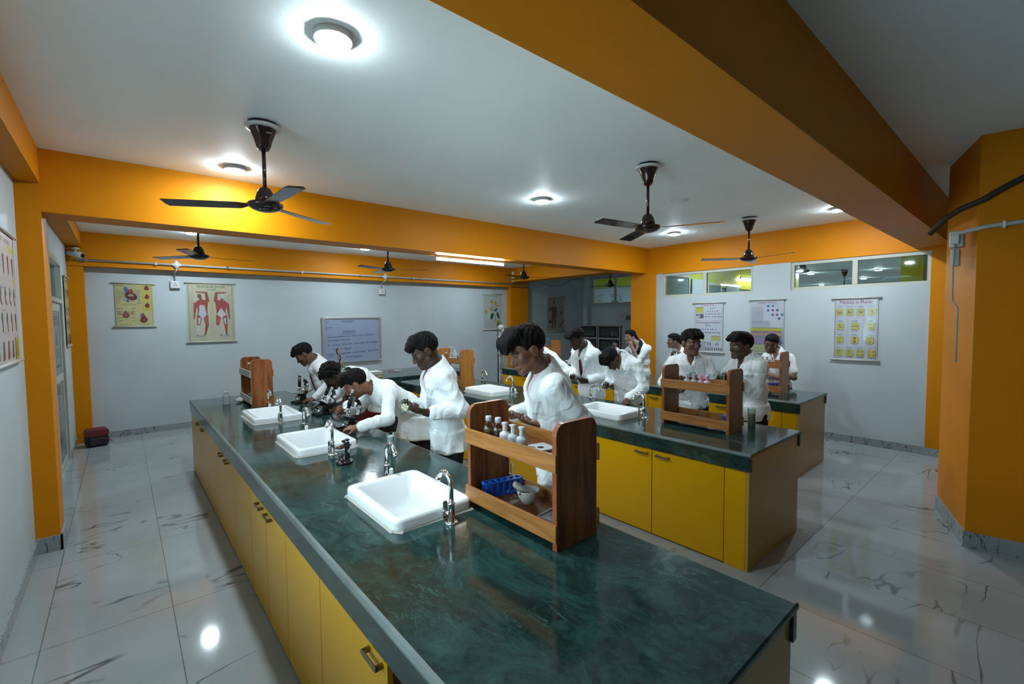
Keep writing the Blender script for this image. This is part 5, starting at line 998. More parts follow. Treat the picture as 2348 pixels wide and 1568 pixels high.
        u,ct=np.unique(lab,return_counts=True); keep=np.isin(lab,u[ct==ct.max()][:1]); rm=-np.ones(N_,int); rm[keep]=np.arange(keep.sum()); F=F[keep[F].all(1)]
        return P[keep],rm[F]
def to_obj(name,P,F,mat,parent,attr=None):
    me=bpy.data.meshes.new(name); me.vertices.add(len(P)); me.vertices.foreach_set('co',P.astype(np.float32).ravel())
    me.loops.add(4*len(F)); me.loops.foreach_set('vertex_index',F.astype(np.int32).ravel()); me.polygons.add(len(F)); me.polygons.foreach_set('loop_start',np.arange(0,4*len(F),4,dtype=np.int32)); me.polygons.foreach_set('loop_total',np.full(len(F),4,dtype=np.int32))
    me.polygons.foreach_set('use_smooth',np.ones(len(F),bool)); me.update(calc_edges=True)
    for m in (mat if isinstance(mat,list) else [mat]): me.materials.append(m)
    if attr is not None:
        at=me.attributes.new('HL','FLOAT_VECTOR','POINT'); at.data.foreach_set('vector',attr.astype(np.float32).ravel())
    o=bpy.data.objects.new(name,me); COL.objects.link(o); o.parent=parent; return o
def skin_mat(name,c,eyes):
    """skin with brows, lips and eye line placed by face coordinates"""
    m=M(name,c,.45,0,.4); n=N(m); at=n.n('ShaderNodeAttribute',attribute_name='HL'); sp=n.n('ShaderNodeSeparateXYZ'); n.l(at.outputs['Vector'],sp.inputs[0]); X=n.math('ABSOLUTE',sp.outputs[0]); Xs,Y,Z=sp.outputs
    def el(xc,zc,a,b,slope=0.,bend=0.,x=X,soft=.25):
        dx=n.math('SUBTRACT',x,xc); dz=n.math('SUBTRACT',n.math('SUBTRACT',Z,zc),n.math('ADD',n.math('MULTIPLY',dx,slope),n.math('MULTIPLY',n.math('MULTIPLY',dx,dx),bend)))
        q=n.math('ADD',n.math('POWER',n.math('ABSOLUTE',n.math('DIVIDE',dx,a)),2),n.math('POWER',n.math('ABSOLUTE',n.math('DIVIDE',dz,b)),2))
        mr=n.n('ShaderNodeMapRange'); n.l(q,mr.inputs[0]); mr.inputs[1].default_value=1-soft; mr.inputs[2].default_value=1+soft; mr.inputs[3].default_value=1; mr.inputs[4].default_value=0
        return n.math('MULTIPLY',mr.outputs[0],n.math('GREATER_THAN',Y,.03))
    v=n.noise(n.co('Object',(1,1,1)),22,3); col=n.ramp(v,(.3,tuple(q*.9 for q in c)),(.7,tuple(min(1,q*1.08) for q in c)))
    lip=tuple((a*.75+b*.25) for a,b in zip(c,(.30,.07,.07)))
    col=n.mix(n.math('MULTIPLY',el(0,-.0685,.024,.0105,0,-9,soft=.3),.8),col,lip); col=n.mix(n.math('MULTIPLY',el(0,-.0685,.022,.0016,0,-6),.8),col,tuple(q*.25 for q in c))
    if eyes=='open':
        col=n.mix(el(.031,-.004,.0155,.0062,.08),col,(.50,.48,.46)); col=n.mix(el(.031,-.0035,.0062,.0062),col,(.012,.008,.006)); col=n.mix(el(.031,.003,.0165,.0018,.06,-14),col,(.015,.01,.008))
    else: col=n.mix(n.math('MULTIPLY',el(.031,-.0095,.0155,.0021,.02,14),.9),col,(.015,.01,.008))
    col=n.mix(n.math('MULTIPLY',el(.033,.0165,.021,.0042,-.12,-10,soft=.5),.92),col,(.012,.008,.007)); n.col(col); return m
HAIRM=M('black_hair',(.008,.0065,.0065),.65,0,.12); _n=N(HAIRM); _n.bump(_n.noise(_n.co('Object',(60,60,14)),3,3,.6),.5,.006)
def cloth_mat(name,c,rough=.75,scale=16,amt=.3):
    m=M(name,c,rough,0,.2); n=N(m); a=n.math('ABSOLUTE',n.math('SUBTRACT',n.noise(n.co('Object',(1,1,.42),(0,.35,0)),6.5,2,.5,1.1),.5)); b_=n.math('ABSOLUTE',n.math('SUBTRACT',n.noise(n.co('Object',(.8,.8,1.1),(.6,0,.4)),9,2,.5,.8),.5))
    hgt=n.math('ADD',n.math('MINIMUM',n.math('MULTIPLY',a,3.2),.42),n.math('MULTIPLY',n.math('MINIMUM',b_,.12),1.6)); n.bump(n.math('ADD',hgt,n.math('MULTIPLY',n.noise(n.co(),scale*3,3),.12)),amt,.035); return m
COAT=cloth_mat('white_coat_cloth',(.82,.86,.87)); SHIRT=cloth_mat('white_shirt_cloth',(.78,.81,.83),.7,20); PSHIRT=cloth_mat('pale_pink_shirt_cloth',(.74,.66,.72),.7,20); TROUS=cloth_mat('dark_trouser_cloth',(.022,.022,.026)); TIEM=cloth_mat('maroon_tie_cloth',(.11,.008,.022),.5,60,.2); SHOE=M('black_shoe',(.015,.014,.014),.3); BLKC=cloth_mat('black_cloth',(.015,.015,.018)); BTN=M('white_button',(.72,.74,.74),.35); REDC=M('red_badge',(.42,.02,.04),.4)
def plaid():
    m=M('plaid_skirt_cloth',(.02,.02,.04),.8,0,.2); n=N(m); sp=n.n('ShaderNodeSeparateXYZ'); n.l(n.co('Object'),sp.inputs[0])
    def st(v,f,w): return n.math('LESS_THAN',n.math('FRACT',n.math('MULTIPLY',v,f)),w)
    a=st(sp.outputs[0],18,.18); b_=st(sp.outputs[2],18,.18); c=st(n.math('ADD',sp.outputs[1],.3),18,.18)
    s_=n.math('MINIMUM',n.math('ADD',n.math('ADD',a,b_),c),1); n.col(n.mix(n.math('MULTIPLY',s_,.8),(.012,.012,.035),(.10,.09,.12))); return m
PLAID=plaid()
def rotm(head,pitch,roll=0.):
    """rows: right, forward, up for a heading (deg, from +x), downward pitch and roll (deg)"""
    a=R(head); f=V3(math.cos(a),math.sin(a),0); r=V3(math.sin(a),-math.cos(a),0); u=V3(0,0,1); p=R(pitch)
    f2=f*math.cos(p)-u*math.sin(p); u2=u*math.cos(p)+f*math.sin(p); q=R(roll); r3=r*math.cos(q)-u2*math.sin(q); u3=u2*math.cos(q)+r*math.sin(q)
    return np.array([r3,f2,u3])
def add_head(B,c,A,sc=1.,wide=1.):
    W=lambda x,y,z: c+(A[0]*x*wide+A[1]*y+A[2]*z)*sc; S_=lambda v:[q*sc for q in v]
    B.ell(W(0,-.012,.028),S_((.072,.096,.083)),A,.02); B.ell(W(0,.022,-.035),S_((.057,.064,.080)),A,.03)
    for s in (-1,1):
        B.cone(W(s*.044,.002,-.060),W(s*.014,.066,-.097),.024*sc,.017*sc,.02); B.ell(W(s*.042,.052,-.026),S_((.022,.021,.02)),A,.02)
    B.ell(W(0,.072,-.098),S_((.019,.017,.015)),A,.015); B.cone(W(-.034,.074,.014),W(.034,.074,.014),.012*sc,None,.014)
    for s in (-1,1): B.ell(W(s*.031,.092,-.004),S_((.014,.013,.011)),A,.014,1)
    for s in (-1,1): B.ell(W(s*.031,.069,-.005),S_((.0155,.0145,.0125)),A,.005)
    B.cone(W(0,.080,.006),W(0,.101,-.036),.0075*sc,.0115*sc,.012)
    for s in (-1,1): B.ell(W(s*.0115,.090,-.041),S_((.0095,.011,.008)),A,.007)
    for s in (-1,1): B.cone(W(s*.021,.079,-.066),W(0,.089,-.0625),.0052*sc,.0068*sc,.006); B.cone(W(s*.018,.079,-.073),W(0,.088,-.0745),.0055*sc,.0075*sc,.006)
    for s in (-1,1): B.ell(W(s*.074,-.014,-.012),S_((.009,.020,.031)),A,.008); B.ell(W(s*.084,-.010,-.010),S_((.006,.010,.017)),A,.006,1)
def add_hand(B,w,u,nn,side,curl=(.5,.5,.5,.5),thumb=(.6,.7,.35),sc=1.,spread=1.):
    """w wrist, u finger direction, nn palm normal; side +1 when the thumb lies along u x nn"""
    u=nrm(u); nn=nrm(nn-u*(np.asarray(nn)@u)); t=np.cross(u,nn)*side; k=sc
    B.seg(w+u*.010*k,w+u*.078*k,t,(.027*k,.015*k),(.037*k,.0125*k),.012)
    B.cone(w-u*.03,w+u*.02*k,.025*k,.024*k,.02)
    for i,(lat,ln,rr,st) in enumerate(((.028,.070,.0088,.082),(.0095,.078,.0090,.087),(-.010,.072,.0086,.085),(-.028,.056,.0078,.077))):
        p=w+u*st*k+t*lat*k*spread; a=0.; c=curl[i]
        for j,(fr,ca) in enumerate(((.46,.75),(.31,1.0),(.23,.75))):
            a+=c*ca; d=u*math.cos(a)+nn*math.sin(a)+t*lat*1.2*(spread-1); q=p+nrm(d)*ln*fr*k; B.cone(p,q,(rr-.0006*j)*k,(rr-.0006*(j+1))*k,.004); p=q
    p=w+u*.024*k+t*.026*k; d=nrm(u*thumb[0]+t*thumb[1]+nn*thumb[2]); q=p+d*.046*k; B.cone(w+u*.012*k+t*.012*k,p,.014*k,.0135*k,.01); B.cone(p,q,.0125*k,.0100*k,.008); d2=nrm(d+u*.35+nn*.25); B.cone(q,q+d2*.030*k,.0098*k,.0078*k,.004)
def elbow(S_,W_,pole,l1,l2):
    d=W_-S_; L=np.linalg.norm(d); L=min(L,(l1+l2)*.995); a=(l1*l1-l2*l2+L*L)/(2*L); h=math.sqrt(max(l1*l1-a*a,0)); dn=nrm(d); p=np.asarray(pole,float); p=nrm(p-dn*(p@dn)); return S_+dn*a+p*h
def hair_field(c,A,style,sc=1.):
    B=Field(); W=lambda x,y,z: c+(A[0]*x+A[1]*y+A[2]*z)*sc; E=lambda p,r,k=.02,m=0: B.ell(W(*p),[q*sc for q in r],A,k,m); CN=lambda p,q,a,b,k=.02: B.cone(W(*p),W(*q),a*sc,b*sc,k)
    E((0,-.015,.036),(.0785,.101,.087)); E((0,.0,.068),(.072,.090,.056))
    if style=='quiff':
        for x in (-.045,-.018,.010,.038): CN((x,.035,.098),(x*1.1,.098,.074),.036,.028); CN((x*1.1,.098,.074),(x*1.15-.006,.122,.034),.024,.012)
    elif style=='front':
        for x in (-.045,-.015,.015,.045): CN((x,.03,.095),(x*1.05,.092,.062),.034,.020)
    elif style=='side':
        for x in (-.04,-.01,.02,.045): CN((x,.03,.092),(x*1.1+.008,.088,.055),.033,.018)
    if style=='curly':
        r=random.Random(3)
        for _ in range(120):
            a=r.uniform(0,2*PI); z=r.uniform(-.35,1); q=math.sqrt(max(0,1-z*z)); p=(.080*q*math.cos(a),-.012+.10*q*math.sin(a),.036+.092*z)
            if p[1]>.055 and p[2]<.055: continue
            E(p,(.017,.017,.017),.008)
    ys=(-.13,-.06,-.035,-.012,.004,.020,.034,.05,.10); zs=(-.080,-.072,-.062,.018,.012,-.022,.022,.046,.052)
    if style in('girl','girlside'): zs=(-.09,-.085,-.07,-.03,-.02,-.015,.030,.050,.062)
    def cut(x,y,z):
        X,Y,Z=x-c[0],y-c[1],z-c[2]; ly=(X*A[1,0]+Y*A[1,1]+Z*A[1,2])/sc; lz=(X*A[2,0]+Y*A[2,1]+Z*A[2,2])/sc; lx=(X*A[0,0]+Y*A[0,1]+Z*A[0,2])/sc
        lim=np.interp(ly,ys,zs)
        return (lim-lz)*.75*sc
    B.fn(c-.3,c+.3,cut,.012,3)
    if style in('quiff',):   # fringe hangs below the hairline
        for x in (-.050,-.03,-.008,.014): CN((x,.092,.072),(x*1.02-.004,.121,.036),.024,.011,.012)
    if style in('front','side'):
        for x in (-.05,-.025,.0,.025,.05): CN((x,.070,.078),(x*1.05,.094,.044),.022,.009,.012)
    if style in('girl','girlside'):
        E((0,-.105,.0),(.030,.028,.028),.02)
        if style=='girl': CN((0,-.118,-.005),(.0,-.138,-.07),.026,.034); CN((0,-.138,-.07),(.01,-.125,-.15),.034,.010)
        else: CN((-.03,-.105,-.03),(-.07,-.11,-.09),.024,.026); CN((-.07,-.11,-.09),(-.135,-.10,-.135),.024,.007)
        pass
    # hair strands
    B.fn(c-.3,c+.3,lambda x,y,z:.0035*np.sin(150*(x-c[0])+60*(z-c[2])+3*np.sin(40*(y-c[1])))*np.sin(130*(y-c[1])-50*(z-c[2])),0,2); return B
def person(label,pos,head,pelvis,neck,hc,hh,hp,hr=0.,hands=None,tone=(.17,.075,.042),eyes='down',hair='front',top='coat',tie=False,h=.006,shw=.168,skirt=False,girl=False,hem=.79,name='person',legs=None,inner=None,vneck=.36,open_to=None,hsc=1.06,slim=1.,glasses=False,belly=1.):
    """pos floor point, head body heading; pelvis and neck as (forward, up); hc world head centre; hands = {'l':dict,'r':dict} in world terms"""
    t=thing(name,label,'person',(pos[0],pos[1],0),R(head-90)); a=R(head-90); Rw=np.array([[math.cos(a),math.sin(a),0],[-math.sin(a),math.cos(a),0],[0,0,1]])
    L=lambda p: Rw@(V3(*p)-V3(pos[0],pos[1],0)); Ld=lambda d: Rw@V3(*d)
    Pv=V3(0,pelvis[0],pelvis[1]); Nk=V3(0,neck[0],neck[1]+.04); ax=nrm(Nk-Pv); fw=nrm(np.cross(ax,V3(1,0,0))); fw=fw if fw[1]>0 else -fw
    if abs(ax[1])>.8 and fw[2]>0: fw=-fw
    H_=L(hc); Ah=rotm(hh-head+90,hp,hr); Tl=np.linalg.norm(Nk-Pv); S=lambda r: Pv+ax*Tl*r
    sh=[Nk-ax*.088+V3(s*shw,0,0)+fw*.0 for s in (-1,1)]
    B=Field()
    B.seg(Pv,S(.35),(1,0,0),(.136*slim,.098),(.122*slim,.090),.05); B.seg(S(.35),S(.80),(1,0,0),(.125*slim,.092),(.155*slim,.105),.05); B.seg(S(.80),Nk-ax*.02,(1,0,0),(.150*slim,.10),(.07,.06),.05)
    for s in (0,1): B.cone(Nk-ax*.055,sh[s],.045,.040,.04)
    B.cone(Nk-ax*.04,H_+Ah[2]*-.05-Ah[1]*.022,.056*hsc,.050*hsc,.03); add_head(B,H_,Ah,hsc)
    legs=legs or ((-.095,.0),(.095,.0)); ank=[]
    for s,(fx,fy) in zip((-1,1),legs):
        hip=Pv+V3(s*.085*slim,0,-.02); an=V3(fx,fy,.07); kn=hip*.5+an*.5+V3(0,.035,0); B.cone(hip,kn,.074,.054,.03); B.cone(kn,an,.055,.034,.03); B.cone(an,V3(fx,fy+.12,.03),.035,.026,.03); ank.append((hip,kn,an))
    arms=[]
    for s,key in ((-1,'l'),(1,'r')):
        hd=(hands or {}).get(key); Sh=sh[0 if s<0 else 1]
        if hd is None: Wp=Sh+V3(s*.06,.04,-.50); u=V3(0,.1,-1); nn=V3(-s,0,0); cu=(.35,.4,.45,.5); th=(.8,.4,.3); pole=V3(s*.3,-1,0); sp=1.
        else: Wp=L(hd['w']); u=Ld(hd['u']); nn=Ld(hd['n']); cu=hd.get('curl',(.5,.55,.6,.65)); th=hd.get('thumb',(.6,.7,.35)); pole=Ld(hd.get('pole',(0,0,-1))); sp=hd.get('spread',1.)
        El=elbow(Sh,Wp,pole,.272,.238); Wd=nrm(Wp-El); L2=np.linalg.norm(Wp-El)
        if L2>.255: Wp=El+Wd*.245
        B.cone(Sh,El,.041,.036,.02); B.cone(El,Wp,.038,.0255,.02); add_hand(B,Wp,u,nn,-s,cu,th,1. if not girl else .92,sp); arms.append((Sh,El,Wp))
    P,F=B.mesh(h); hl=((P-H_)@Ah.T)/hsc; far=(np.abs(hl)>.2).any(1); hl[far]=(9,-9,9)
    tone=tuple(x*.72 for x in tone); to_obj('body',P,F,skin_mat('skin_%d_%d_%s'%(tone[0]*1000,tone[1]*1000,eyes),tone,eyes),t,hl)
    P,F=hair_field(H_,Ah,hair,hsc).mesh(min(h,.0055)); to_obj('hair',P,F,HAIRM,t)
    # ---- clothes
    def torso(C,g,hemz,flare):
        wx=.150 if top=='coat' else .140; C.seg(Pv,S(.38),(1,0,0),((.150+g)*slim,.108*belly+g),((wx+g)*slim,.100*belly+g),.04); C.seg(S(.38),S(.80),(1,0,0),((wx+g)*slim,.100*belly+g),((.146+g)*slim,.104+g),.04,e=2.2); C.seg(S(.80),Nk-ax*.035,(1,0,0),((.140+g)*slim,.098+g),(.070+g,.064+g),.05)
        for s in (0,1): C.cone(Nk-ax*.038,sh[s]-ax*.016+V3((-1,1)[s]*-.015,0,0),.044+g*.8,.040+g,.045)
        if hemz is not None and abs(ax[2])<=.75: C.seg(V3(0,Pv[1]+.07,hemz),Pv+V3(0,.06,.0),(1,0,0),((.165+g+flare)*slim,.155+g+flare),((.152+g)*slim,.12+g),.06,cap=.03)
        if hemz is not None: C.seg(V3(0,Pv[1]-.005,hemz+.03) if abs(ax[2])>.6 else Pv-ax*.12,Pv+ax*.05,(1,0,0),((.150+g+flare)*slim,.116*belly+g+flare*.7),((.150+g)*slim,.108*belly+g),.04,cap=.03)
    def sleeves(C,g,cuff,wr):
        for (Sh,El,Wp) in arms:
            d=nrm(Wp-El); e=Wp-d*cuff; C.cone(Sh,El,.044+g,.043+g,.028,wr=wr,wf=64,ph=1.); C.cone(El,e,.044+g,.038+g,.02,wr=wr*1.2,wf=84,ph=2.3)
    def folds(C,amp):
        zp=Pv[2]
        def f(x,y,z):
            th=np.arctan2(x,y-Pv[1]); lowr=np.clip((zp+.12-z)/.3,0,1); up=np.clip((z-zp)/.2,0,1)
            return amp*(lowr*np.sin(9*th+2.2*np.sin(7*z)+pos[0]*9)+0.55*up*(np.abs(np.sin(20*z+19*np.abs(x)+2.2*np.sin(8*x+9*z+pos[1]*7)+9*y))-.6)*np.clip(np.abs(x)*9,.2,1)+.4*lowr*(np.abs(np.sin(13*z+17*x*np.sign(y-Pv[1])+pos[1]*5))-.6))
        C.fn(Pv-1.2,Pv+1.2,f,0,2)
    neckcut=lambda C,r,dz: C.cone(nb+nd*.0,nb+nd*.2+nf*.03,r,r+.035,.008,1)
    upright=abs(ax[2])>.75; nd=nrm(H_-Ah[2]*.055*hsc-Ah[1]*.025*hsc-(Nk-ax*.04)); nb=Nk-ax*.01; nf=nrm(fw-nd*(fw@nd)); nx=np.cross(nf,nd)
    def vcut(C,half,depth,zt):
        # open V at the front of the chest
        o=Nk-ax*.045
        def f(x,y,z):
            u=(x-o[0]); v=-((x-o[0])*ax[0]+(y-o[1])*ax[1]+(z-o[2])*ax[2]); w=(x-o[0])*fw[0]+(y-o[1])*fw[1]+(z-o[2])*fw[2]
            return np.maximum(np.maximum(np.abs(u)-half*np.clip(1-v/depth,0,1)-(.0 if zt else 0),v-depth),-(w-.02))
        C.fn(o-.5,o+.5,f,.014,1)
    def collar(C,r,hgt,thick,spread_):
        n=14; pts=[]
        for i in range(n+1):
            q=-PI*.5+PI*2*(i/n); 
            if spread_ and abs(((q-PI/2+PI)%(2*PI))-PI)<spread_: pts.append(None); continue
            c0=nb-nd*.012+nx*(math.cos(q)*r)+nf*(math.sin(q)*r*.95+.004)+nd*(-.022*math.sin(q)); pts.append((c0,c0+nd*hgt-(nx*math.cos(q)+nf*math.sin(q))*.004))
        for p,q in zip(pts,pts[1:]):
            if p is None or q is None: continue
            C.cone(p[0],q[0],thick,thick,.008); C.cone(p[1],q[1],thick*.8,thick*.8,.008); C.cone((p[0]+p[1])/2,(q[0]+q[1])/2,thick,thick,.008); C.cone(p[0],p[1],thick,thick*.8,.008)
    sm=PSHIRT if inner=='pink' else (BLKC if inner=='black' else SHIRT)
    ch=max(h,.0055)
    def wing(C,s,out):
        p0=nb+nf*(.058+out)+nx*s*.020+nd*.002; p1=nb+nx*s*.066+nf*.02+nd*.020; tip=Nk-ax*.105+V3(s*.066,0,0)+fw*(.112+out)
        C.cone(p0,tip,.0085,.0065,.006); C.cone(p1,tip,.0075,.0065,.006); C.cone(p0*.5+p1*.5,tip,.009,.0065,.008)
    if top=='coat':
        C=Field(); torso(C,.006,None,0); C.cone(Nk-ax*.05,nb+nd*.012,.074,.066,.03); collar(C,.064,.044,.0065,.26); folds(C,.001); neckcut(C,.0575,0); vcut(C,.026,.075,False)
        if upright:
            for s in (-1,1): wing(C,s,.0)
            P,F=C.mesh(ch); to_obj('shirt',P,F,sm,t)
        C=Field(); torso(C,.018,hem,.012); sleeves(C,.012,.035,.010); folds(C,.008)
        if upright:
            for s in (-1,1):   # lapels and collar
                o=Nk-ax*.05; a0=nb+nx*s*.080+nf*.01+nd*.005; a1=o+V3(s*.098,0,0)+fw*.108-ax*.10; a2=o+V3(s*.016,0,0)+fw*.136-ax*(vneck-.05); a3=o+V3(s*.125,0,0)+fw*.098-ax*.115
                C.cone(a0,a1,.012,.014,.008); C.cone(a1,a2,.014,.008,.008); C.cone(a1,a3,.012,.006,.006); C.cone(a3,a2,.006,.006,.006)
        C.cone(Nk-ax*.05,nb+nd*.006,.088,.078,.03); collar(C,.077,.034,.0085,.62); neckcut(C,.068,0)
        if upright:
            vcut(C,.082,vneck,True)
            def det(x,y,z):   # front overlap and patch pockets
                w=(y-Pv[1]); fr=np.clip((w-.03)/.03,0,1); pk=((np.abs(np.abs(x)-.105)<.058)&(np.abs(z-(hem+.11))<.075)); pb=((np.abs(x+.085)<.045)&(np.abs(z-(Nk[2]-.20))<.055))
                return -(fr*(.004*(x<.006)*(z<Nk[2]-vneck)+.0045*pk+.004*pb))
            C.fn(Pv-1.2,Pv+1.2,det,0,2)
        P,F=C.mesh(ch); co=to_obj('lab_coat',P,F,COAT,t)
        if upright and h<.0065:
            for k in range(3):
                z=Nk[2]-vneck-.035-.115*k
                if z<hem+.05: continue
                m=(np.abs(P[:,0]+.006)<.012)&(np.abs(P[:,2]-z)<.012)&(P[:,1]>Pv[1]+.03)
                if m.any(): y=P[m][:,1].max(); b=MB(); b.lathe([(0,-.004),(.007,-.004),(.008,0)],(-.006,y,z),12,axis='y'); b.xf(Matrix.Translation((0,2*y,0))@Matrix.Diagonal((1,-1,1,1))); b.build('button',BTN,co)
    else:
        C=Field(); torso(C,.012,hem,.0); short=(top=='tee')
        for (Sh,El,Wp) in arms:
            if short: C.cone(Sh,Sh+(El-Sh)*.70,.052,.060,.03,wr=.003,wf=60)
            else: d=nrm(Wp-El); C.cone(Sh,El,.053,.050,.03,wr=.007,wf=45,ph=1.); C.cone(El,Wp-d*.02,.049,.038,.02,wr=.007,wf=60,ph=2.3)
        folds(C,.006); C.cone(Nk-ax*.05,nb+nd*.012,.076,.068,.03); collar(C,.067,.044,.0075,.30); neckcut(C,.0585,0); vcut(C,.030,.075,True)
        def det(x,y,z):
            fr=np.clip((y-Pv[1]-.03)/.03,0,1); return -(fr*(.0035*(np.abs(x)<.018)+.0035*((np.abs(x+.085)<.045)&(np.abs(z-(Nk[2]-.20))<.055))))
        C.fn(Pv-1.2,Pv+1.2,det,0,2); 
        if upright:
            for s in (-1,1): wing(C,s,.0)
        P,F=C.mesh(ch); to_obj('shirt',P,F,SHIRT,t)
    if tie and upright:
        o=Nk-ax*.055; b=MB(); L_=min(vneck-.02,.32) if top=='coat' else .42
        A0=[o+fw*.088-ax*.005,o+fw*.100-ax*.035,o+fw*.128-ax*.12,o+fw*.137-ax*.24,o+fw*.135-ax*L_]; w=(.016,.012,.020,.026,.030)
        vs=[]; 
        for p,q in zip(A0,w): vs+=[tuple(p+V3(-q,0,0)-fw*.008),tuple(p+fw*.004),tuple(p+V3(q,0,0)-fw*.008),tuple(p-fw*.012)]
        fs=[(0,3,2,1)]+[(4*i+j,4*i+(j+1)%4,4*i+4+(j+1)%4,4*i+4+j) for i in range(4) for j in range(4)]+[(16,17,18,19)]; b.add(vs,fs,0,True); b.build('tie',TIEM,t,.003)
    if skirt:
        C=Field(); C.seg(V3(0,Pv[1],.48),Pv+V3(0,0,.08),(1,0,0),(.24,.20),(.135,.105),.04,cap=.02)
        C.fn(Pv-1.2,Pv+1.2,lambda x,y,z:.012*np.sin(16*np.arctan2(x,y-Pv[1]))*np.clip((Pv[2]+.05-z)/.3,0,1),0,2); P,F=C.mesh(.010); to_obj('skirt',P,F,PLAID,t)
    else:
        C=Field(); C.seg(Pv-V3(0,0,.03),Pv+ax*.10,(1,0,0),(.150*slim,.110),(.145*slim,.106),.03)
        for hip,kn,an in ank: C.cone(hip-V3(0,0,.02),kn,.088,.072,.03); C.cone(kn,an-V3(0,0,.02),.070,.064,.03)
        P,F=C.mesh(.010); to_obj('trousers',P,F,TROUS,t)
    for hip,kn,an in ank:
        C=Field(); C.cone(V3(an[0],an[1]-.03,.045),V3(an[0],an[1]+.15,.032),.044,.033,.02); C.fn(Pv-2,Pv+2,lambda x,y,z: .004-z+0*x+0*y,.004,3); P,F=C.mesh(.008); to_obj('shoe',P,F,SHOE,t)
    if glasses:
        b=MB()
        for s in (-1,1): c=H_+(Ah[0]*s*.031+Ah[1]*.098+Ah[2]*-.004); b.tube([tuple(c+(Ah[0]*math.cos(q)*.021+Ah[2]*math.sin(q)*.018)) for q in np.linspace(0,2*PI,17)[:-1]],.0018,6,closed=True); b.tube([tuple(c+Ah[0]*s*.021),tuple(H_+Ah[0]*s*.076+Ah[1]*.0+Ah[2]*.004)],.0016,5)
        b.tube([tuple(H_+Ah[0]*s*.010+Ah[1]*.100+Ah[2]*-.002) for s in (-1,1)],.0018,5); b.build('glasses',SILVER,t)
    return t
# ---------------- the people in the room ----------------
hd=lambda w,u,n,**k: dict(w=w,u=u,n=n,**k)
person('boy in white shirt and maroon tie behind the upright microscope at the far end',(1.92,5.66),165,(0,.84),(.17,1.265),(1.62,5.655,1.370),158,38,tone=(.17,.08,.048),hair='front',top='shirt',tie=True,hem=.74,h=.0062,
  hands={'l':hd((1.635,5.385,.875),(-1,.15,-.1),(0,.2,-1),curl=(.8,.8,.8,.8),pole=(.3,-.6,-.3)),'r':hd((1.64,5.78,.90),(-.8,-.5,-.1),(0,-.5,-.8),curl=(.6,.6,.6,.6),pole=(.4,.6,-.4))})
person('curly haired student in a white coat bending over the tilted microscope',(2.27,4.76),175,(.0,.86),(.44,1.165),(1.60,4.66,1.205),172,48,tone=(.06,.03,.02),hair='curly',h=.0062,hem=.76,
  hands={'r':hd((1.62,5.0,.875),(-1,-.05,-.12),(0,-.1,-1),curl=(.45,.45,.5,.5),pole=(.3,.8,-.4)),'l':hd((1.66,4.52,.90),(-.9,.35,-.1),(0,.5,-.8),curl=(.6,.6,.6,.6),pole=(.3,-.8,-.3))})
person('student in white coat leaning over the bench, eye at the nearest microscope',(2.22,3.86),178,(.06,.85),(.53,1.125),(1.545,3.925,1.205),150,34,tone=(.30,.135,.08),hair='front',h=.0055,hem=.66,
  hands={'l':hd((1.44,3.62,.885),(-.75,.65,0),(.3,.2,-1),curl=(.7,.7,.7,.7),pole=(.2,-1,-.55)),'r':hd((1.50,4.10,.93),(-.75,-.35,.5),(-.3,-.8,.2),curl=(.9,.95,1.,1.),pole=(.2,.9,-.6))})
person('boy in white coat standing with a round glass dish in both hands',(1.865,2.915),165,(0,.88),(.10,1.405),(1.675,2.935,1.540),157,30,tone=(.075,.036,.023),hair='front',h=.0048,hem=.765,inner='pink',
  hands={'l':hd((1.605,2.765,1.115),(-.92,.18,.28),(.05,.55,.85),curl=(.35,.4,.45,.5),thumb=(.75,.5,.5),pole=(.7,-.35,-.8)),'r':hd((1.585,2.985,1.13),(-.72,-.62,.22),(-.3,-.5,.8),curl=(.45,.5,.5,.55),pole=(.7,.6,-.8))})
person('boy with long swept fringe in white coat behind the nearest wooden rack',(1.915,1.80),152,(0,.905),(.105,1.455),(1.695,1.853,1.598),158,24,tone=(.215,.092,.052),hair='quiff',h=.0045,hem=.80,inner='pink',hsc=1.08,
  hands={'l':hd((1.752,1.80,1.165),(-.80,.52,.28),(.2,.1,1),curl=(.3,.35,.4,.4),thumb=(.7,.55,.4),pole=(.5,-.1,-.9)),'r':hd((1.76,2.06,1.19),(-.75,-.6,.1),(.1,-.2,1),curl=(.3,.3,.35,.4),pole=(.8,.6,-.8))})
person('student mostly hidden behind the boy with swept fringe, hand on a tap',(4.56,4.30),170,(0,.86),(.28,1.27),(4.18,4.415,1.375),170,30,tone=(.12,.058,.036),hair='front',h=.008,hem=.76,
  hands={'r':hd((3.765,4.26,1.045),(-1,-.2,.05),(-.15,-1,-.1),curl=(.7,.75,.8,.8),pole=(.3,.6,-.8)),'l':hd((4.22,4.10,1.0),(-1,.1,0),(0,.3,-1),pole=(.3,-.6,-.8))})
person('boy in white coat and maroon tie looking down at a small beaker',(4.40,3.615),175,(0,.87),(.13,1.395),(4.125,3.63,1.525),166,28,tone=(.085,.042,.027),hair='front',h=.0068,hem=.76,tie=True,
  hands={'l':hd((4.24,3.535,1.01),(-.93,.25,.12),(.1,.75,.6),curl=(.55,.6,.6,.65),pole=(.7,-.45,-.8)),'r':hd((4.20,3.76,1.03),(-.75,-.6,.1),(-.1,-.5,.8),curl=(.5,.5,.55,.6),pole=(.7,.6,-.8))})
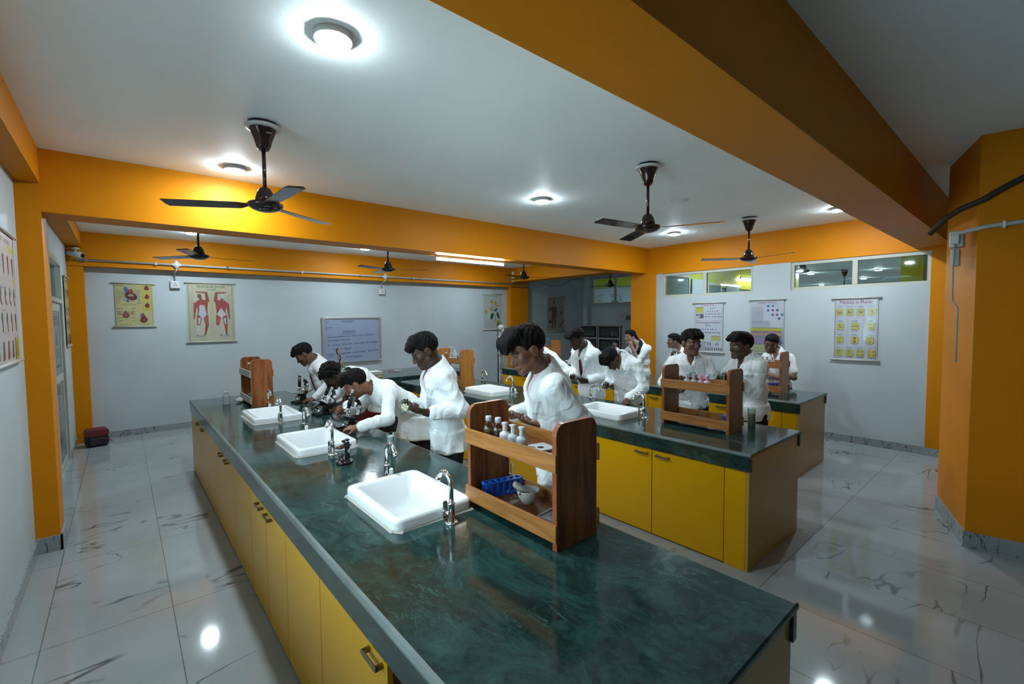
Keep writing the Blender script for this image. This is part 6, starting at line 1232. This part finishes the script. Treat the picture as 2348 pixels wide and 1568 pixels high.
person('student with bowed head and dark hair facing down over the middle bench sink',(4.50,3.13),184,(0,.86),(.17,1.29),(4.225,3.19,1.300),172,62,tone=(.15,.07,.043),hair='front',h=.0068,hem=.76,
  hands={'r':hd((4.21,3.26,.975),(-.75,-.6,.15),(.1,-.1,1),curl=(.6,.6,.65,.7),pole=(.6,.5,-.8)),'l':hd((4.18,2.935,.868),(-.9,-.3,-.08),(0,0,-1),curl=(.15,.15,.15,.2),pole=(.6,-.5,-.3))})
person('girl with glasses and a ponytail in a white coat holding up a conical flask',(6.86,4.54),188,(0,.80),(.08,1.29),(6.695,4.655,1.432),160,4,tone=(.40,.25,.19),eyes='open',hair='girl',girl=True,glasses=True,h=.0075,hem=.70,inner='black',shw=.150,slim=.9,hsc=.98,
  hands={'r':hd((6.56,4.87,1.225),(-.35,-.15,.9),(-.5,-.8,0),curl=(.8,.8,.85,.85),pole=(.3,.6,-.9)),'l':hd((6.64,4.57,1.245),(-.25,.25,.92),(.85,.4,.1),curl=(.8,.9,.95,1.),pole=(.3,-.6,-.9))})
person('smiling girl in a white shirt at the back, half hidden, looking left',(6.87,3.75),172,(0,.79),(.06,1.25),(6.735,3.86,1.385),132,0,tone=(.27,.15,.105),eyes='open',hair='girl',girl=True,top='shirt',skirt=True,h=.0075,hem=.76,shw=.150,slim=.9,hsc=.98,
  hands={'r':hd((6.60,3.80,1.145),(-.4,-.25,.85),(-.3,-.9,.1),curl=(.7,.7,.7,.7),pole=(.3,.7,-.9)),'l':hd((6.62,3.66,1.15),(-.3,.35,.85),(.2,.9,.2),curl=(.7,.7,.7,.7),pole=(.3,-.7,-.9))})
person('boy in white shirt facing the camera, glancing aside, behind the middle rack',(4.47,2.365),208,(0,.87),(.065,1.362),(4.355,2.305,1.508),243,2,tone=(.20,.098,.06),eyes='open',hair='front',top='shirt',h=.0062,hem=.855,slim=1.04,hsc=1.1,belly=1.1,
  hands={'l':hd((4.25,2.08,1.125),(-.15,-.9,.35),(-.4,.2,.9),curl=(.4,.45,.5,.5),pole=(.5,-.3,-.9)),'r':hd((4.22,2.42,1.01),(-.25,-.95,.05),(-.2,.1,1),curl=(.4,.45,.5,.5),pole=(.2,.7,-.7))})
person('boy in a white coat and tie talking in profile, holding a beaker of pale liquid',(4.625,1.815),157,(0,.87),(.07,1.352),(4.515,1.885,1.488),150,2,tone=(.13,.06,.038),eyes='open',hair='side',h=.0062,hem=.765,tie=True,vneck=.16,hsc=1.08,slim=.93,shw=.156,
  hands={'l':hd((4.385,1.875,1.165),(-.85,.42,.25),(-.25,.45,.6),curl=(.75,.8,.85,.9),thumb=(.5,.8,.4),pole=(.6,-.5,-.9)),'r':hd((4.37,2.06,1.13),(-.75,-.6,.2),(-.3,-.6,.5),curl=(.6,.6,.65,.7),pole=(.6,.7,-.9))})
person('girl in a short sleeved white shirt and plaid skirt behind the farthest bench rack',(6.87,2.35),180,(0,.80),(.06,1.255),(6.735,2.41,1.395),192,16,-12,tone=(.21,.108,.078),hair='girlside',girl=True,top='tee',skirt=True,h=.0068,hem=.80,shw=.152,slim=.95,
  hands={'r':hd((6.55,2.33,.985),(-.8,-.5,.05),(-.1,-.5,-.8),curl=(.6,.6,.65,.7),pole=(.6,.6,-.7)),'l':hd((6.53,2.16,.985),(-.8,.5,.05),(-.1,.5,-.8),curl=(.6,.6,.65,.7),pole=(.6,-.25,-.8))})
person('girl in white coat hidden behind the tie wearing boy, arm reaching out',(6.86,5.86),178,(0,.76),(.05,1.15),(6.775,5.95,1.285),175,20,tone=(.16,.08,.05),hair='girlside',girl=True,h=.009,hem=.68,shw=.150,slim=.9,
  hands={'r':hd((6.56,6.03,.90),(-.9,-.2,0),(0,-.9,-.2),curl=(.8,.8,.8,.8),pole=(.3,.5,-.7)),'l':None})
# things held in hands
def held(o,rot): o.rotation_euler=rot; return o
axis_to=lambda d: Vector(d).to_track_quat('Z','Y').to_euler()
o=glass_cup('petri_dish','round glass dish of pale pieces held by the second student from the camera','dish',(1.455,2.83,1.165),.040,.043,.028)
for k,(a,c) in enumerate(((.2,PALEGRN),(1.1,PALEYEL),(2.0,PALEGRN),(2.7,PALEYEL))): b=MB(); b.box((-.026,-.006,.005+.001*k),(.026,.006,.0058+.001*k)); q=b.build('leaf_piece',c,o); q.rotation_euler=(0,0,a)
held(o,axis_to((-.62,-.72,.30)))
o=glass_cup('beaker','small glass beaker held end on under the glass dish','beaker',(1.50,2.90,1.12),.026,.028,.06); held(o,axis_to((-.75,-.5,.2)))
o=glass_cup('beaker','small clear beaker in the hand of the boy with the coat and maroon tie','beaker',(4.11,3.60,1.02),.026,.028,.065); held(o,axis_to((-.5,-.35,.5)))
o=glass_cup('beaker','clear beaker tipped in the hand of the student with the bowed head','beaker',(4.115,3.215,1.00),.032,.034,.085); held(o,axis_to((-.66,-.55,.45)))
o=glass_cup('beaker','beaker of pale liquid held between the two talking students','beaker',(4.275,1.96,1.15),.032,.036,.105,PALEYEL,.62,.008); held(o,(R(6),R(-8),0))
o=glass_cup('beaker','empty beaker held low beside the beaker of pale liquid','beaker',(4.24,2.035,1.14),.028,.030,.085)
o=glass_cup('beaker','clear cup held to the chest of the smiling girl at the back','beaker',(6.53,3.73,1.20),.03,.034,.09,WASHB,.6)
o=flask('conical flask of amber liquid held up by the girl with glasses',(6.50,4.855,1.235),None,AMBER); held(o,(R(5),R(-12),0))
b=MB(); b.tube([(1.415,4.045,.955),(1.40,4.02,1.075)],.004,6); tag(b.build('pencil',BLKM),'dark pencil held in the hand of the student leaning on the bench','pencil')
